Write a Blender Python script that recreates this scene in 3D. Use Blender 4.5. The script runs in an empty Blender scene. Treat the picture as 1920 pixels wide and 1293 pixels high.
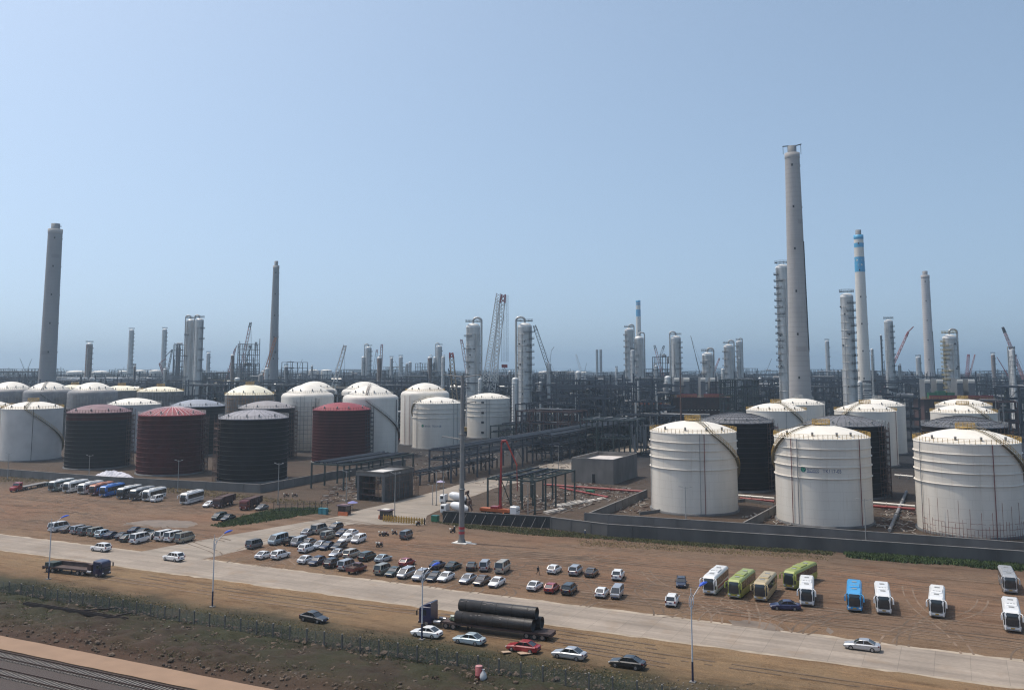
import bpy, math, random
from math import sin, cos, pi, radians, atan2, sqrt, hypot, asin
random.seed(7)
C = bpy.context.scene.collection
S = bpy.context.scene
# ---------------------------------------------------------------- camera, sky, sun, exposure
FPX, U0, V0, HCAM, HOR = 1700.0, 960.0, 497.6, 42.0, 684.0
PITCH = math.atan((HOR - V0) / FPX)
cd = bpy.data.cameras.new('camera'); cam = bpy.data.objects.new('camera', cd); C.objects.link(cam)
cam.location = (0, 0, HCAM); cam.rotation_euler = (pi/2 + PITCH, 0, 0)
cd.sensor_width = 36; cd.sensor_fit = 'HORIZONTAL'; cd.lens = FPX/1920*36
cd.shift_y = -(646.5 - V0)/1920; cd.clip_start = 1; cd.clip_end = 60000
S.camera = cam
SUN = (-0.45, 0.17, 1.0)
SKYLIFT, SKYSAT = 0.10, 0.84
SEL = atan2(1.0, hypot(SUN[0], SUN[1])); SAZ = atan2(SUN[0], SUN[1])
w = bpy.data.worlds.new('World'); S.world = w; w.use_nodes = True
nt = w.node_tree; bg = nt.nodes['Background']
sky = nt.nodes.new('ShaderNodeTexSky'); sky.sky_type = 'NISHITA'; sky.sun_disc = False
sky.sun_elevation = SEL; sky.sun_rotation = SAZ; sky.altitude = 40; sky.air_density = 0.9; sky.dust_density = 3.0; sky.ozone_density = 4.0
tcw = nt.nodes.new('ShaderNodeTexCoord'); va = nt.nodes.new('ShaderNodeVectorMath'); va.operation = 'ADD'; va.inputs[1].default_value = (0, 0, SKYLIFT)   # keeps the sooty lowest degrees of the model under the skyline
vn = nt.nodes.new('ShaderNodeVectorMath'); vn.operation = 'NORMALIZE'; nt.links.new(tcw.outputs['Generated'], va.inputs[0]); nt.links.new(va.outputs[0], vn.inputs[0]); nt.links.new(vn.outputs[0], sky.inputs[0])
hs = nt.nodes.new('ShaderNodeHueSaturation'); hs.inputs['Saturation'].default_value = SKYSAT; hs.inputs['Hue'].default_value = .486; nt.links.new(sky.outputs[0], hs.inputs['Color']); nt.links.new(hs.outputs[0], bg.inputs[0]); bg.inputs[1].default_value = 0.15
ld = bpy.data.lights.new('sun', 'SUN'); ld.energy = 2.5; ld.angle = radians(0.5); ld.color = (1, .91, .78)
sun = bpy.data.objects.new('sun', ld); C.objects.link(sun); sun.location = (-60, 20, 120)
sun.rotation_euler = (pi/2 - SEL, 0, atan2(SUN[1], SUN[0]) + pi/2)
S.view_settings.view_transform = 'Standard'; S.view_settings.look = 'None'
S.view_settings.exposure = 0.26; S.view_settings.gamma = 1
S.cycles.use_denoising = True; S.cycles.denoising_prefilter = 'NONE'; S.cycles.denoising_input_passes = 'RGB_ALBEDO_NORMAL'; S.cycles.filter_width = 1.2; S.cycles.volume_bounces = 1; S.cycles.max_bounces = 6
HAZE = 0.00020
# ---------------------------------------------------------------- helpers
E1 = (.8996, -.4368); E2 = (.4368, .8996); SITE = atan2(E1[1], E1[0])
_c, _s = cos(PITCH), sin(PITCH)
def ray(u, v):
    x = (u - U0)/FPX; y = -(v - V0)/FPX
    return (x, _c - y*_s, _s + y*_c)
def at(u, v, z=0.0):
    d = ray(u, v); t = (z - HCAM)/d[2]; return (t*d[0], t*d[1], z)
def dp(u, v, Y):
    d = ray(u, v); t = Y/d[1]; return (t*d[0], Y, HCAM + t*d[2])
def W(a, b, z=0.0): return (a*E1[0] + b*E2[0], a*E1[1] + b*E2[1], z)
def AB(p): return (p[0]*E1[0] + p[1]*E1[1], p[0]*E2[0] + p[1]*E2[1])
def vadd(a, b): return (a[0]+b[0], a[1]+b[1], a[2]+b[2])
def vsub(a, b): return (a[0]-b[0], a[1]-b[1], a[2]-b[2])
def vmul(a, k): return (a[0]*k, a[1]*k, a[2]*k)
def lerp(a, b, t): return tuple(a[i] + (b[i]-a[i])*t for i in range(3))
def norm(a):
    l = sqrt(a[0]**2+a[1]**2+a[2]**2) or 1; return (a[0]/l, a[1]/l, a[2]/l)
def cross(a, b): return (a[1]*b[2]-a[2]*b[1], a[2]*b[0]-a[0]*b[2], a[0]*b[1]-a[1]*b[0])
MATS = {}
def mat(name, col, rough=.7, metal=0.0, var=.12, scale=.6, bump=0.0, coat=0.0, streak=0.0, spec=.5, bscale=None):
    if name in MATS: return MATS[name]
    m = bpy.data.materials.new(name); MATS[name] = m; m.use_nodes = True
    n = m.node_tree.nodes; l = m.node_tree.links; p = n['Principled BSDF']
    p.inputs['Roughness'].default_value = rough; p.inputs['Metallic'].default_value = metal
    p.inputs['Specular IOR Level'].default_value = spec
    if coat: p.inputs['Coat Weight'].default_value = coat; p.inputs['Coat Roughness'].default_value = .08
    tc = n.new('ShaderNodeTexCoord'); no = n.new('ShaderNodeTexNoise'); no.inputs['Scale'].default_value = scale; no.inputs['Detail'].default_value = 5
    mp = n.new('ShaderNodeMapping'); l.new(tc.outputs['Object'], mp.inputs[0]); l.new(mp.outputs[0], no.inputs[0])
    if streak: mp.inputs['Scale'].default_value = (1, 1, streak)
    mx = n.new('ShaderNodeMix'); mx.data_type = 'RGBA'
    a = [max(0, c*(1-var)) for c in col] + [1]; b = [min(1, c*(1+var)) for c in col] + [1]
    rm = n.new('ShaderNodeMapRange'); rm.inputs[1].default_value = .3; rm.inputs[2].default_value = .7
    l.new(no.outputs[0], rm.inputs[0]); l.new(rm.outputs[0], mx.inputs[0]); mx.inputs[6].default_value = a; mx.inputs[7].default_value = b
    l.new(mx.outputs[2], p.inputs['Base Color'])
    if bump:
        bp = n.new('ShaderNodeBump'); bp.inputs['Strength'].default_value = bump; bp.inputs['Distance'].default_value = .3
        nb = n.new('ShaderNodeTexNoise'); nb.inputs['Scale'].default_value = bscale or scale*3; nb.inputs['Detail'].default_value = 6
        l.new(tc.outputs['Object'], nb.inputs[0]); l.new(nb.outputs[0], bp.inputs['Height']); l.new(bp.outputs[0], p.inputs['Normal'])
    return m
class MB:
    def __init__(s): s.v = []; s.f = []; s.sm = []
    def add(s, vs, fs, smooth=False):
        o = len(s.v); s.v += vs
        for f in fs: s.f.append(tuple(i+o for i in f)); s.sm.append(smooth)
        return s
    def box(s, c, sz, rz=0.0, ry=0.0):
        hx, hy, hz = sz[0]/2, sz[1]/2, sz[2]/2; vs = []
        for x, y, z in ((-hx,-hy,-hz),(hx,-hy,-hz),(hx,hy,-hz),(-hx,hy,-hz),(-hx,-hy,hz),(hx,-hy,hz),(hx,hy,hz),(-hx,hy,hz)):
            if ry: x, z = x*cos(ry)+z*sin(ry), -x*sin(ry)+z*cos(ry)
            if rz: x, y = x*cos(rz)-y*sin(rz), x*sin(rz)+y*cos(rz)
            vs.append((c[0]+x, c[1]+y, c[2]+z))
        return s.add(vs, [(0,3,2,1),(4,5,6,7),(0,1,5,4),(1,2,6,5),(2,3,7,6),(3,0,4,7)])
    def b2(s, x0, x1, y0, y1, z0, z1): return s.box(((x0+x1)/2,(y0+y1)/2,(z0+z1)/2),(abs(x1-x0),abs(y1-y0),abs(z1-z0)))
    def tube(s, p0, p1, r0, r1=None, n=8, cap=True, smooth=True):
        r1 = r0 if r1 is None else r1
        d = norm(vsub(p1, p0)); up = (0,0,1) if abs(d[2]) < .95 else (1,0,0)
        a = norm(cross(d, up)); b = cross(d, a); vs = []
        for p, r in ((p0, r0), (p1, r1)):
            for i in range(n):
                t = 2*pi*i/n + pi/n; vs.append(tuple(p[k] + r*(cos(t)*a[k]+sin(t)*b[k]) for k in range(3)))
        s.add(vs, [(i, (i+1) % n, n+(i+1) % n, n+i) for i in range(n)], smooth)
        if cap:
            s.add(vs[:n], [tuple(range(n))[::-1]]); s.add(vs[n:], [tuple(range(n))])
        return s
    def bar(s, p0, p1, w): return s.tube(p0, p1, w*.707, n=4, smooth=False)
    def path(s, pts, r, n=8):
        for i in range(len(pts)-1): s.tube(pts[i], pts[i+1], r, n=n)
        return s
    def lathe(s, prof, n=32, c=(0,0,0), a0=0.0, a1=2*pi, smooth=True):
        full = abs(a1-a0-2*pi) < 1e-6; m = n if full else n+1; vs = []
        for r, z in prof:
            for i in range(m):
                t = a0 + (a1-a0)*i/n; vs.append((c[0]+r*cos(t), c[1]+r*sin(t), c[2]+z))
        fs = []
        for j in range(len(prof)-1):
            for i in range(n):
                k = (i+1) % m; fs.append((j*m+i, j*m+k, (j+1)*m+k, (j+1)*m+i))
        s.add(vs, fs, smooth); return s
    def loft(s, secs, smooth=False):
        n = len(secs[0]); vs = [p for q in secs for p in q]; fs = []
        for j in range(len(secs)-1):
            for i in range(n): k = (i+1) % n; fs.append((j*n+i, j*n+k, (j+1)*n+k, (j+1)*n+i))
        s.add(vs, fs, smooth)
        s.add(list(secs[0]), [tuple(range(n))[::-1]]); s.add(list(secs[-1]), [tuple(range(n))]); return s
    def poly(s, pts, z0, z1):          # prism from plan polygon
        n = len(pts); return s.loft([[(p[0], p[1], z0) for p in pts], [(p[0], p[1], z1) for p in pts]])
    def ico(s, c, r, rnd):
        t = 1.618; k = r/1.9
        P = [(-1,t,0),(1,t,0),(-1,-t,0),(1,-t,0),(0,-1,t),(0,1,t),(0,-1,-t),(0,1,-t),(t,0,-1),(t,0,1),(-t,0,-1),(-t,0,1)]
        F = [(0,11,5),(0,5,1),(0,1,7),(0,7,10),(0,10,11),(1,5,9),(5,11,4),(11,10,2),(10,7,6),(7,1,8),(3,9,4),(3,4,2),(3,2,6),(3,6,8),(3,8,9),(4,9,5),(2,4,11),(6,2,10),(8,6,7),(9,8,1)]
        q = []
        for p in P:
            j = k*rnd.uniform(.65, 1.25); q.append((c[0]+p[0]*j*1.2, c[1]+p[1]*j, c[2]+p[2]*j*.8))
        return s.add(q, F)
    def build(s, name, m, parent=None):
        me = bpy.data.meshes.new(name); me.from_pydata(s.v, [], s.f)
        me.polygons.foreach_set('use_smooth', s.sm); me.update()
        o = bpy.data.objects.new(name, me); C.objects.link(o)
        if m: me.materials.append(m)
        if parent: o.parent = parent
        return o
def tag(o, label=None, cat=None, group=None, kind=None):
    if label: o['label'] = label
    if cat: o['category'] = cat
    if group: o['group'] = group
    if kind: o['kind'] = kind
    return o
def thing(name, label, cat, loc=(0,0,0), rz=0.0, group=None):
    o = bpy.data.objects.new(name, None); C.objects.link(o); o.location = loc; o.rotation_euler = (0,0,rz)
    o.empty_display_size = .5; o['kind'] = 'thing'
    return tag(o, label, cat, group)
KIDS = {}
def kids(o):
    return [c for c in C.objects if c.parent == o]
def freeze(root):           # remember a proto's tree once, so copies need no search
    t = [(c, [(g) for g in kids(c)]) for c in kids(root)]; KIDS[root.name] = t; return t
def dup(root, loc, rz, label, group=None, swap=None, first=False, skip=()):
    """a copy of a thing with copies of its parts and sub-parts; swap: {part name: material}"""
    tree = KIDS[root.name]
    if first: r = root
    else: r = root.copy(); C.objects.link(r)
    r.location = loc; r.rotation_euler = (0,0,rz); r['label'] = label
    if group: r['group'] = group
    def fix(o):
        k = o.name.split('.')[0]
        if swap and k in swap:
            o.material_slots[0].link = 'OBJECT'; o.material_slots[0].material = swap[k]
    for c, gs in tree:
        if first: d = c
        else: d = c.copy(); C.objects.link(d); d.parent = r
        fix(d)
        for g in gs:
            if first: e = g
            else: e = g.copy(); C.objects.link(e); e.parent = d
            fix(e)
    return r
def struct(o): o['kind'] = 'structure'; return o
def srgb(r, g, b): return tuple(((c/255+.055)/1.055)**2.4 if c > 10 else c/255/12.92 for c in (r, g, b))
# ---------------------------------------------------------------- materials
M_conc = mat('concrete_grey', (.19,.178,.165), .9, scale=.25, var=.22, bump=.2)
M_concd = mat('concrete_dark', (.12,.12,.12), .9, scale=.3, var=.25, bump=.2, streak=.25)
M_stack = mat('chimney_concrete', (.36,.34,.325), .9, scale=.06, var=.12)
M_steel = mat('dark_steel', (.018,.024,.034), .6, scale=.3, var=.3)
M_steelb = mat('blue_grey_steel', (.028,.038,.053), .6, scale=.2, var=.3)
M_steelg = mat('green_grey_steel', (.026,.042,.04), .6, scale=.3, var=.3)
M_brown = mat('red_oxide_steel', (.06,.028,.024), .7, scale=.3, var=.3)
M_clad = mat('aluminium_cladding', (.46,.45,.43), .42, .55, scale=.35, var=.22, streak=.3)
M_cladw = mat('pale_cladding', (.62,.62,.60), .5, .2, scale=.3, var=.1)
M_rustc = mat('brown_primer_column', (.22,.16,.13), .7, scale=.4, var=.25)
M_white = mat('white_paint', (.65,.605,.535), .5, scale=.16, var=.10, streak=.2)
M_whiter = mat('white_roof_paint', (.76,.71,.62), .5, scale=.2, var=.05)
M_cream = mat('cream_roof_paint', (.78,.72,.56), .55, scale=.2, var=.07)
M_yel = mat('yellow_rail_paint', (.42,.26,.05), .5, scale=.5)
M_rail = mat('galvanised_rail', (.32,.32,.31), .5, .3)
M_dtank = mat('black_primer_plate', (.014,.012,.012), .85, spec=.08, scale=.25, var=.35, streak=.4)
M_droof = mat('grey_primer_roof', (.13,.13,.14), .6, scale=.4, var=.2)
M_red = mat('red_oxide_plate', (.052,.008,.007), .8, spec=.12, scale=.25, var=.3, streak=.4)
M_redr = mat('red_roof_paint', (.24,.025,.032), .55, scale=.3, var=.15)
M_mauve = mat('faded_mauve_roof', (.19,.11,.12), .65, scale=.4, var=.2)
M_redpipe = mat('red_pipe_paint', (.25,.035,.03), .5)
M_orange = mat('orange_paint', (.38,.10,.03), .5)
M_green = mat('green_sheet', (.03,.16,.08), .6)
M_blue = mat('blue_band_paint', (.06,.33,.55), .5)
M_navy = mat('navy_lettering', (.02,.05,.16), .5, var=.05)
M_teal = mat('logo_teal', (.02,.13,.12), .5, var=.05)
M_lgreen = mat('logo_green', (.10,.42,.22), .5, var=.05)
M_grey = mat('grey_insulation', (.20,.20,.20), .7, scale=.4, var=.2, streak=.4)
M_rustdk = mat('rusty_scaffold', (.11,.065,.05), .8, var=.3)
M_black = mat('matte_black', (.015,.015,.016), .7)
M_glass = mat('dark_glass', (.022,.028,.034), .07, var=.05, spec=.8)
M_tyre = mat('tyre_rubber', (.02,.02,.02), .85)
M_rim = mat('alloy_rim', (.28,.28,.29), .35, .7)
M_lampw = mat('headlamp_glass', (.7,.72,.74), .15, var=.03)
M_lampr = mat('tail_lamp', (.18,.012,.012), .3)
M_plate = mat('number_plate_blue', (.025,.05,.15), .5)
M_mesh = mat('wire_mesh', (.12,.13,.12), .7)
M_wood = mat('pale_timber', (.55,.50,.44), .8, var=.25)
M_skin = mat('skin', (.35,.21,.15), .6)
def plate_seams(m, course, every, depth, rust):
    n = m.node_tree.nodes; l = m.node_tree.links; p = n['Principled BSDF']; src = p.inputs['Base Color'].links[0].from_socket
    tc = n.new('ShaderNodeTexCoord'); sp = n.new('ShaderNodeSeparateXYZ'); l.new(tc.outputs['Object'], sp.inputs[0])
    def M(op, a, b=None):
        q = n.new('ShaderNodeMath'); q.operation = op
        for i, x in enumerate((a, b)):
            if x is None: continue
            if isinstance(x, (int, float)): q.inputs[i].default_value = x
            else: l.new(x, q.inputs[i])
        return q.outputs[0]
    row = M('FLOOR', M('DIVIDE', sp.outputs['Z'], course)); h_ = M('LESS_THAN', M('MODULO', sp.outputs['Z'], course), .10)
    an = M('MULTIPLY', M('ARCTAN2', sp.outputs['Y'], sp.outputs['X']), 12.5/every); v_ = M('LESS_THAN', M('FRACT', M('ADD', M('ADD', an, 50), M('MULTIPLY', row, .37))), .016)
    seam = M('MAXIMUM', h_, v_)
    # rust runs: long thin vertical streaks, and grime with a ragged upper edge at the foot
    mp = n.new('ShaderNodeMapping'); mp.inputs['Scale'].default_value = (1.3,1.3,.05); l.new(tc.outputs['Object'], mp.inputs[0]); no = n.new('ShaderNodeTexNoise'); no.inputs['Scale'].default_value = 1.0; no.inputs['Detail'].default_value = 6; no.inputs['Roughness'].default_value = .7; l.new(mp.outputs[0], no.inputs[0])
    r = n.new('ShaderNodeMapRange'); l.new(no.outputs[0], r.inputs[0]); r.inputs[1].default_value = .56; r.inputs[2].default_value = .76; r.inputs[3].default_value = 0; r.inputs[4].default_value = rust
    def mix(f, a, c):
        q = n.new('ShaderNodeMix'); q.data_type = 'RGBA'; q.blend_type = 'MULTIPLY'; l.new(f, q.inputs[0]); l.new(a, q.inputs[6]); q.inputs[7].default_value = (*c, 1); return q.outputs[2]
    c = mix(M('MULTIPLY', seam, depth), src, (.55,.53,.50)); c = mix(r.outputs[0], c, (.62,.50,.38)); l.new(c, p.inputs['Base Color'])
plate_seams(M_white, 2.3, 6.0, .28, .5); plate_seams(M_dtank, 2.3, 6.0, .5, .5); plate_seams(M_red, 2.3, 6.0, .5, .6); plate_seams(M_stack, 2.6, 900, .35, .45)
# ---------------------------------------------------------------- ground with zones that follow the site's own axes
def ground_material():
    m = bpy.data.materials.new('site_ground'); m.use_nodes = True; n = m.node_tree.nodes; l = m.node_tree.links; p = n['Principled BSDF']
    p.inputs['Roughness'].default_value = .95; p.inputs['Specular IOR Level'].default_value = .2
    tc = n.new('ShaderNodeTexCoord'); sp = n.new('ShaderNodeSeparateXYZ'); l.new(tc.outputs['Object'], sp.inputs[0])
    def noise(sc, det=6, vec=None, rough=.6):
        q = n.new('ShaderNodeTexNoise'); q.inputs['Scale'].default_value = sc; q.inputs['Detail'].default_value = det; q.inputs['Roughness'].default_value = rough
        l.new(vec or tc.outputs['Object'], q.inputs[0]); return q.outputs[0]
    def math_(op, a, b=None, c=None):
        q = n.new('ShaderNodeMath'); q.operation = op
        for i, x in enumerate((a, b, c)):
            if x is None: continue
            if isinstance(x, (int, float)): q.inputs[i].default_value = x
            else: l.new(x, q.inputs[i])
        return q.outputs[0]
    edge = math_('MULTIPLY_ADD', noise(.11, 8, None, .65), 13.0, -6.5)
    bb = math_('ADD', sp.outputs['Y'], edge)
    mr = n.new('ShaderNodeMapRange'); mr.inputs[1].default_value = 80; mr.inputs[2].default_value = 480; l.new(bb, mr.inputs[0])
    cr = n.new('ShaderNodeValToRGB'); l.new(mr.outputs[0], cr.inputs[0])
    stops = [(80,(.050,.041,.036)),(91.5,(.056,.045,.038)),(97,(.068,.043,.029)),(106,(.048,.035,.026)),(116,(.034,.031,.020)),(123,(.055,.046,.028)),(128,(.178,.119,.068)),(140,(.215,.146,.083)),(152,(.187,.124,.076)),
             (165,(.158,.103,.068)),(195,(.180,.118,.078)),(207,(.158,.106,.071)),(222,(.088,.064,.046)),(300,(.076,.058,.045)),(350,(.052,.044,.039)),(420,(.020,.022,.026)),(475,(.016,.019,.024))]  # plant-zone stops darkened for tank shadows as well as dark soil
    while len(cr.color_ramp.elements) < len(stops): cr.color_ramp.elements.new(.5)
    for e, (b, c) in zip(cr.color_ramp.elements, stops): e.position = (b-80)/400; e.color = (*c, 1)
    # patches of redder and greyer soil, wheel ruts stretched along the road
    mp = n.new('ShaderNodeMapping'); mp.inputs['Scale'].default_value = (.35, 1.6, 1); l.new(tc.outputs['Object'], mp.inputs[0])
    rut = noise(.22, 8, mp.outputs[0], .72); mp2 = n.new('ShaderNodeMapping'); mp2.inputs['Scale'].default_value = (.12, 2.2, 1); mp2.inputs['Rotation'].default_value = (0,0,.22); l.new(tc.outputs['Object'], mp2.inputs[0]); rut2 = noise(.3, 7, mp2.outputs[0], .7); big = noise(.035, 5); mid = noise(.3, 7, None, .7); fine = noise(2.2, 5, None, .75)
    def mix(a, b, f, bl='MIX'):
        q = n.new('ShaderNodeMix'); q.data_type = 'RGBA'; q.blend_type = bl
        for i, x in ((0, f), (6, a), (7, b)):
            if isinstance(x, (int, float)): q.inputs[i].default_value = x
            elif isinstance(x, tuple): q.inputs[i].default_value = (*x, 1)
            else: l.new(x, q.inputs[i])
        return q.outputs[2]
    def rng(x, a, b, c=0.0, d=1.0):
        q = n.new('ShaderNodeMapRange'); l.new(x, q.inputs[0])
        for i, y in enumerate((a, b, c, d)): q.inputs[i+1].default_value = y
        return q.outputs[0]
    col = cr.outputs[0]
    col = mix(col, (1.08,.88,.78), rng(big, .45, .68, 0, .6), 'MULTIPLY')
    col = mix(col, (.50,.44,.40), rng(rut, .50, .66, 0, .85), 'MULTIPLY')
    col = mix(col, (1.3,1.25,1.15), rng(rut2, .52, .66, 0, .8), 'MULTIPLY')
    col = mix(col, (1.38,1.34,1.28), rng(mid, .52, .75, 0, .7), 'MULTIPLY')
    col = mix(col, (.58,.55,.52), rng(fine, .52, .8, 0, .8), 'MULTIPLY')
    # weedy olive patches between the path and the verge
    B = sp.outputs['Y']; gm = math_('MULTIPLY', math_('MULTIPLY', rng(B, 99, 108), rng(B, 127, 121)), rng(noise(.10, 7, None, .68), .44, .56))
    col = mix(col, (.036,.043,.018), math_('MULTIPLY', gm, .5))
    # tyre tracks: thin bands bent by noise, only where vehicles drive
    drive = math_('MULTIPLY', rng(B, 124, 128), rng(B, 216, 206))
    # scattered dark damp spots and pale scuffed spots
    col = mix(col, (.48,.43,.40), math_('MULTIPLY', rng(noise(.55, 6, None, .6), .62, .72), math_('MULTIPLY', drive, .75)), 'MULTIPLY')
    col = mix(col, (1.55,1.5,1.45), math_('MULTIPLY', rng(noise(.9, 6, None, .65), .64, .74), math_('MULTIPLY', drive, .6)), 'MULTIPLY')
    l.new(col, p.inputs['Base Color'])
    bp = n.new('ShaderNodeBump'); bp.inputs['Strength'].default_value = .7; bp.inputs['Distance'].default_value = .35
    l.new(math_('ADD', math_('MULTIPLY', rut, 1.2), math_('ADD', fine, mid)), bp.inputs['Height']); l.new(bp.outputs[0], p.inputs['Normal'])
    return m
M_ground = ground_material()
def sheet(name, pts, z, m):          # polygon in site coordinates, object turned so its own axes are the site's
    b = MB(); b.add([(p[0], p[1], 0) for p in pts], [tuple(range(len(pts)))])
    o = b.build(name, m); o.location = (0,0,z); o.rotation_euler = (0,0,SITE); return struct(o)
def pxs(pts): return [AB(at(*p)) for p in pts]
def wobble(pts, amp, step=3.0, seed=1):
    rd = random.Random(seed); out = []
    for i in range(len(pts)):
        p, q = pts[i], pts[(i+1) % len(pts)]; L = hypot(q[0]-p[0], q[1]-p[1]); k = max(1, min(260, int(L/step)))
        for j in range(k):
            t = j/k; out.append((p[0]+(q[0]-p[0])*t + rd.uniform(-amp, amp), p[1]+(q[1]-p[1])*t + rd.uniform(-amp, amp)))
    return out
sheet('ground', [(-5200,-900),(3800,-900),(3800,4700),(-5200,4700)], 0, M_ground)
M_sea = mat('sea_water', (.05,.11,.15), .25, var=.15, scale=.004)
sheet('sea', [(-16000,4690),(14000,4690),(14000,15500),(-16000,15500)], -1.2, M_sea)
def slab_material(name, c1, c2, bw, bh, rot=0.0):
    m = bpy.data.materials.new(name); m.use_nodes = True; n = m.node_tree.nodes; l = m.node_tree.links; p = n['Principled BSDF']
    p.inputs['Roughness'].default_value = .9; p.inputs['Specular IOR Level'].default_value = .25
    tc = n.new('ShaderNodeTexCoord'); br = n.new('ShaderNodeTexBrick'); br.offset = 0; br.squash = 1
    br.inputs['Scale'].default_value = 1; br.inputs['Mortar Size'].default_value = .05; br.inputs['Mortar Smooth'].default_value = .3; br.inputs['Bias'].default_value = 0
    br.inputs['Brick Width'].default_value = bw; br.inputs['Row Height'].default_value = bh
    br.inputs['Color1'].default_value = (*c1, 1); br.inputs['Color2'].default_value = (*c2, 1); br.inputs['Mortar'].default_value = (*[c*.72 for c in c1], 1)
    l.new(tc.outputs['Object'], br.inputs[0])
    def noise(sc, a, b, lo, det=6, st=(1,1,1)):
        mp = n.new('ShaderNodeMapping'); mp.inputs['Scale'].default_value = st; l.new(tc.outputs['Object'], mp.inputs[0])
        q = n.new('ShaderNodeTexNoise'); q.inputs['Scale'].default_value = sc; q.inputs['Detail'].default_value = det; l.new(mp.outputs[0], q.inputs[0])
        r = n.new('ShaderNodeMapRange'); l.new(q.outputs[0], r.inputs[0]); r.inputs[1].default_value = a; r.inputs[2].default_value = b; r.inputs[3].default_value = lo[0]; r.inputs[4].default_value = lo[1]
        return r.outputs[0]
    def mul(a, f):
        q = n.new('ShaderNodeMix'); q.data_type = 'RGBA'; q.blend_type = 'MULTIPLY'; q.inputs[0].default_value = 1
        l.new(a, q.inputs[6]); l.new(f, q.inputs[7]); return q.outputs[2]
    c = mul(br.outputs[0], noise(.12, .35, .7, (.86, 1.06))); c = mul(c, noise(1.5, .35, .75, (1.05, .9)))
    c = mul(c, noise(.5, .42, .72, (1.05, .76), 6, (.06, 1, 1)))
    # dust blown over the slabs
    q = n.new('ShaderNodeMix'); q.data_type = 'RGBA'; l.new(noise(.2, .56, .74, (0, .55)), q.inputs[0]); l.new(c, q.inputs[6]); q.inputs[7].default_value = (.25,.18,.12,1)
    l.new(q.outputs[2], p.inputs['Base Color']); return m
M_road = slab_material('concrete_road', (.325,.272,.222), (.29,.242,.198), 4.6, 3.05)
M_yard = slab_material('yard_concrete', (.315,.268,.22), (.28,.24,.197), 5.0, 5.0)
road_pts = wobble([(-420,140.9),(140,140.9),(140,152.9),(-420,152.9)], .16, 2.2, 3)
sheet('road', road_pts, .008, M_road)
M_edge = mat('pale_road_dust', (.33,.27,.205), .95, var=.25, scale=.4)
sheet('road_shoulder', wobble([(-420,140.2),(140,140.2),(140,153.8),(-420,153.8)], .4, 1.6, 8), .004, M_edge)
br = pxs([(263,1033),(400,1008),(630,968),(690,952),(735,942),(790,928),(830,917),(905,895),(1060,862),(1130,846),(1215,826),(1240,836),(1090,876),(930,914),(886,930),(800,966),(797,984),(658,982),(380,1049)])
br = [(-168.3,152.0)] + br[1:-1] + [(-149,152.0)]
sheet('branch_road', wobble(br, .15, 3, 5), .012, M_yard)
sheet('path', wobble([(-190,92.9),(-50,92.9),(-50,97.3),(-190,97.3)], .07, 2.5, 6), .10, mat('sandy_path', (.27,.175,.113), .95, var=.08, scale=.3, bump=.1))
M_ballast = mat('railway_ballast', (.066,.051,.045), .95, var=.4, scale=5, bump=.5, bscale=6)
sheet('ballast', wobble([(-190,60),(-50,60),(-50,92.3),(-190,92.3)], .15, 1.5, 9), .05, M_ballast)
M_puddle = mat('muddy_water', (.155,.115,.082), .6, var=.28, scale=.35)
for i, pts in enumerate(([(222,984),(245,978),(290,974),(335,975),(368,978),(372,983),(350,989),(300,989),(262,985)], [(1370,1163),(1400,1163),(1440,1165),(1464,1170),(1470,1177),(1455,1181),(1420,1179),(1380,1172)], [(1540,1179),(1560,1178),(1570,1181),(1550,1186)])):
    sheet('puddle', wobble(pxs(pts), .8, 1.3, 20+i), .006, M_puddle)
# rough bank between the path and the fence
def bank():
    rd = random.Random(5); b = MB(); na, nb = 360, 46; a0, a1, b0, b1 = -190, 25, 97.2, 119
    ph = [(rd.uniform(.1,1.7), rd.uniform(.2,2.2), rd.uniform(0,6), rd.uniform(.03,.12)) for _ in range(16)]
    for j in range(nb+1):
        for i in range(na+1):
            a = a0+(a1-a0)*i/na; q = b0+(b1-b0)*j/nb; t = j/nb
            env = min(1, t*4, (1-t)*3.5); z = .55*env*env
            z += env*sum(h*sin(fa*a+p)*cos(fb*q+p*2) for fa, fb, p, h in ph) + env*rd.uniform(-.05,.05)
            b.v.append((a, q + rd.uniform(-.12,.12), max(.0, z) + .006))
    for j in range(nb):
        for i in range(na):
            k = j*(na+1)+i; b.f.append((k, k+1, k+na+2, k+na+1)); b.sm.append(True)
    o = b.build('embankment', M_ground); o.rotation_euler = (0,0,SITE); struct(o)
bank()
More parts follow.
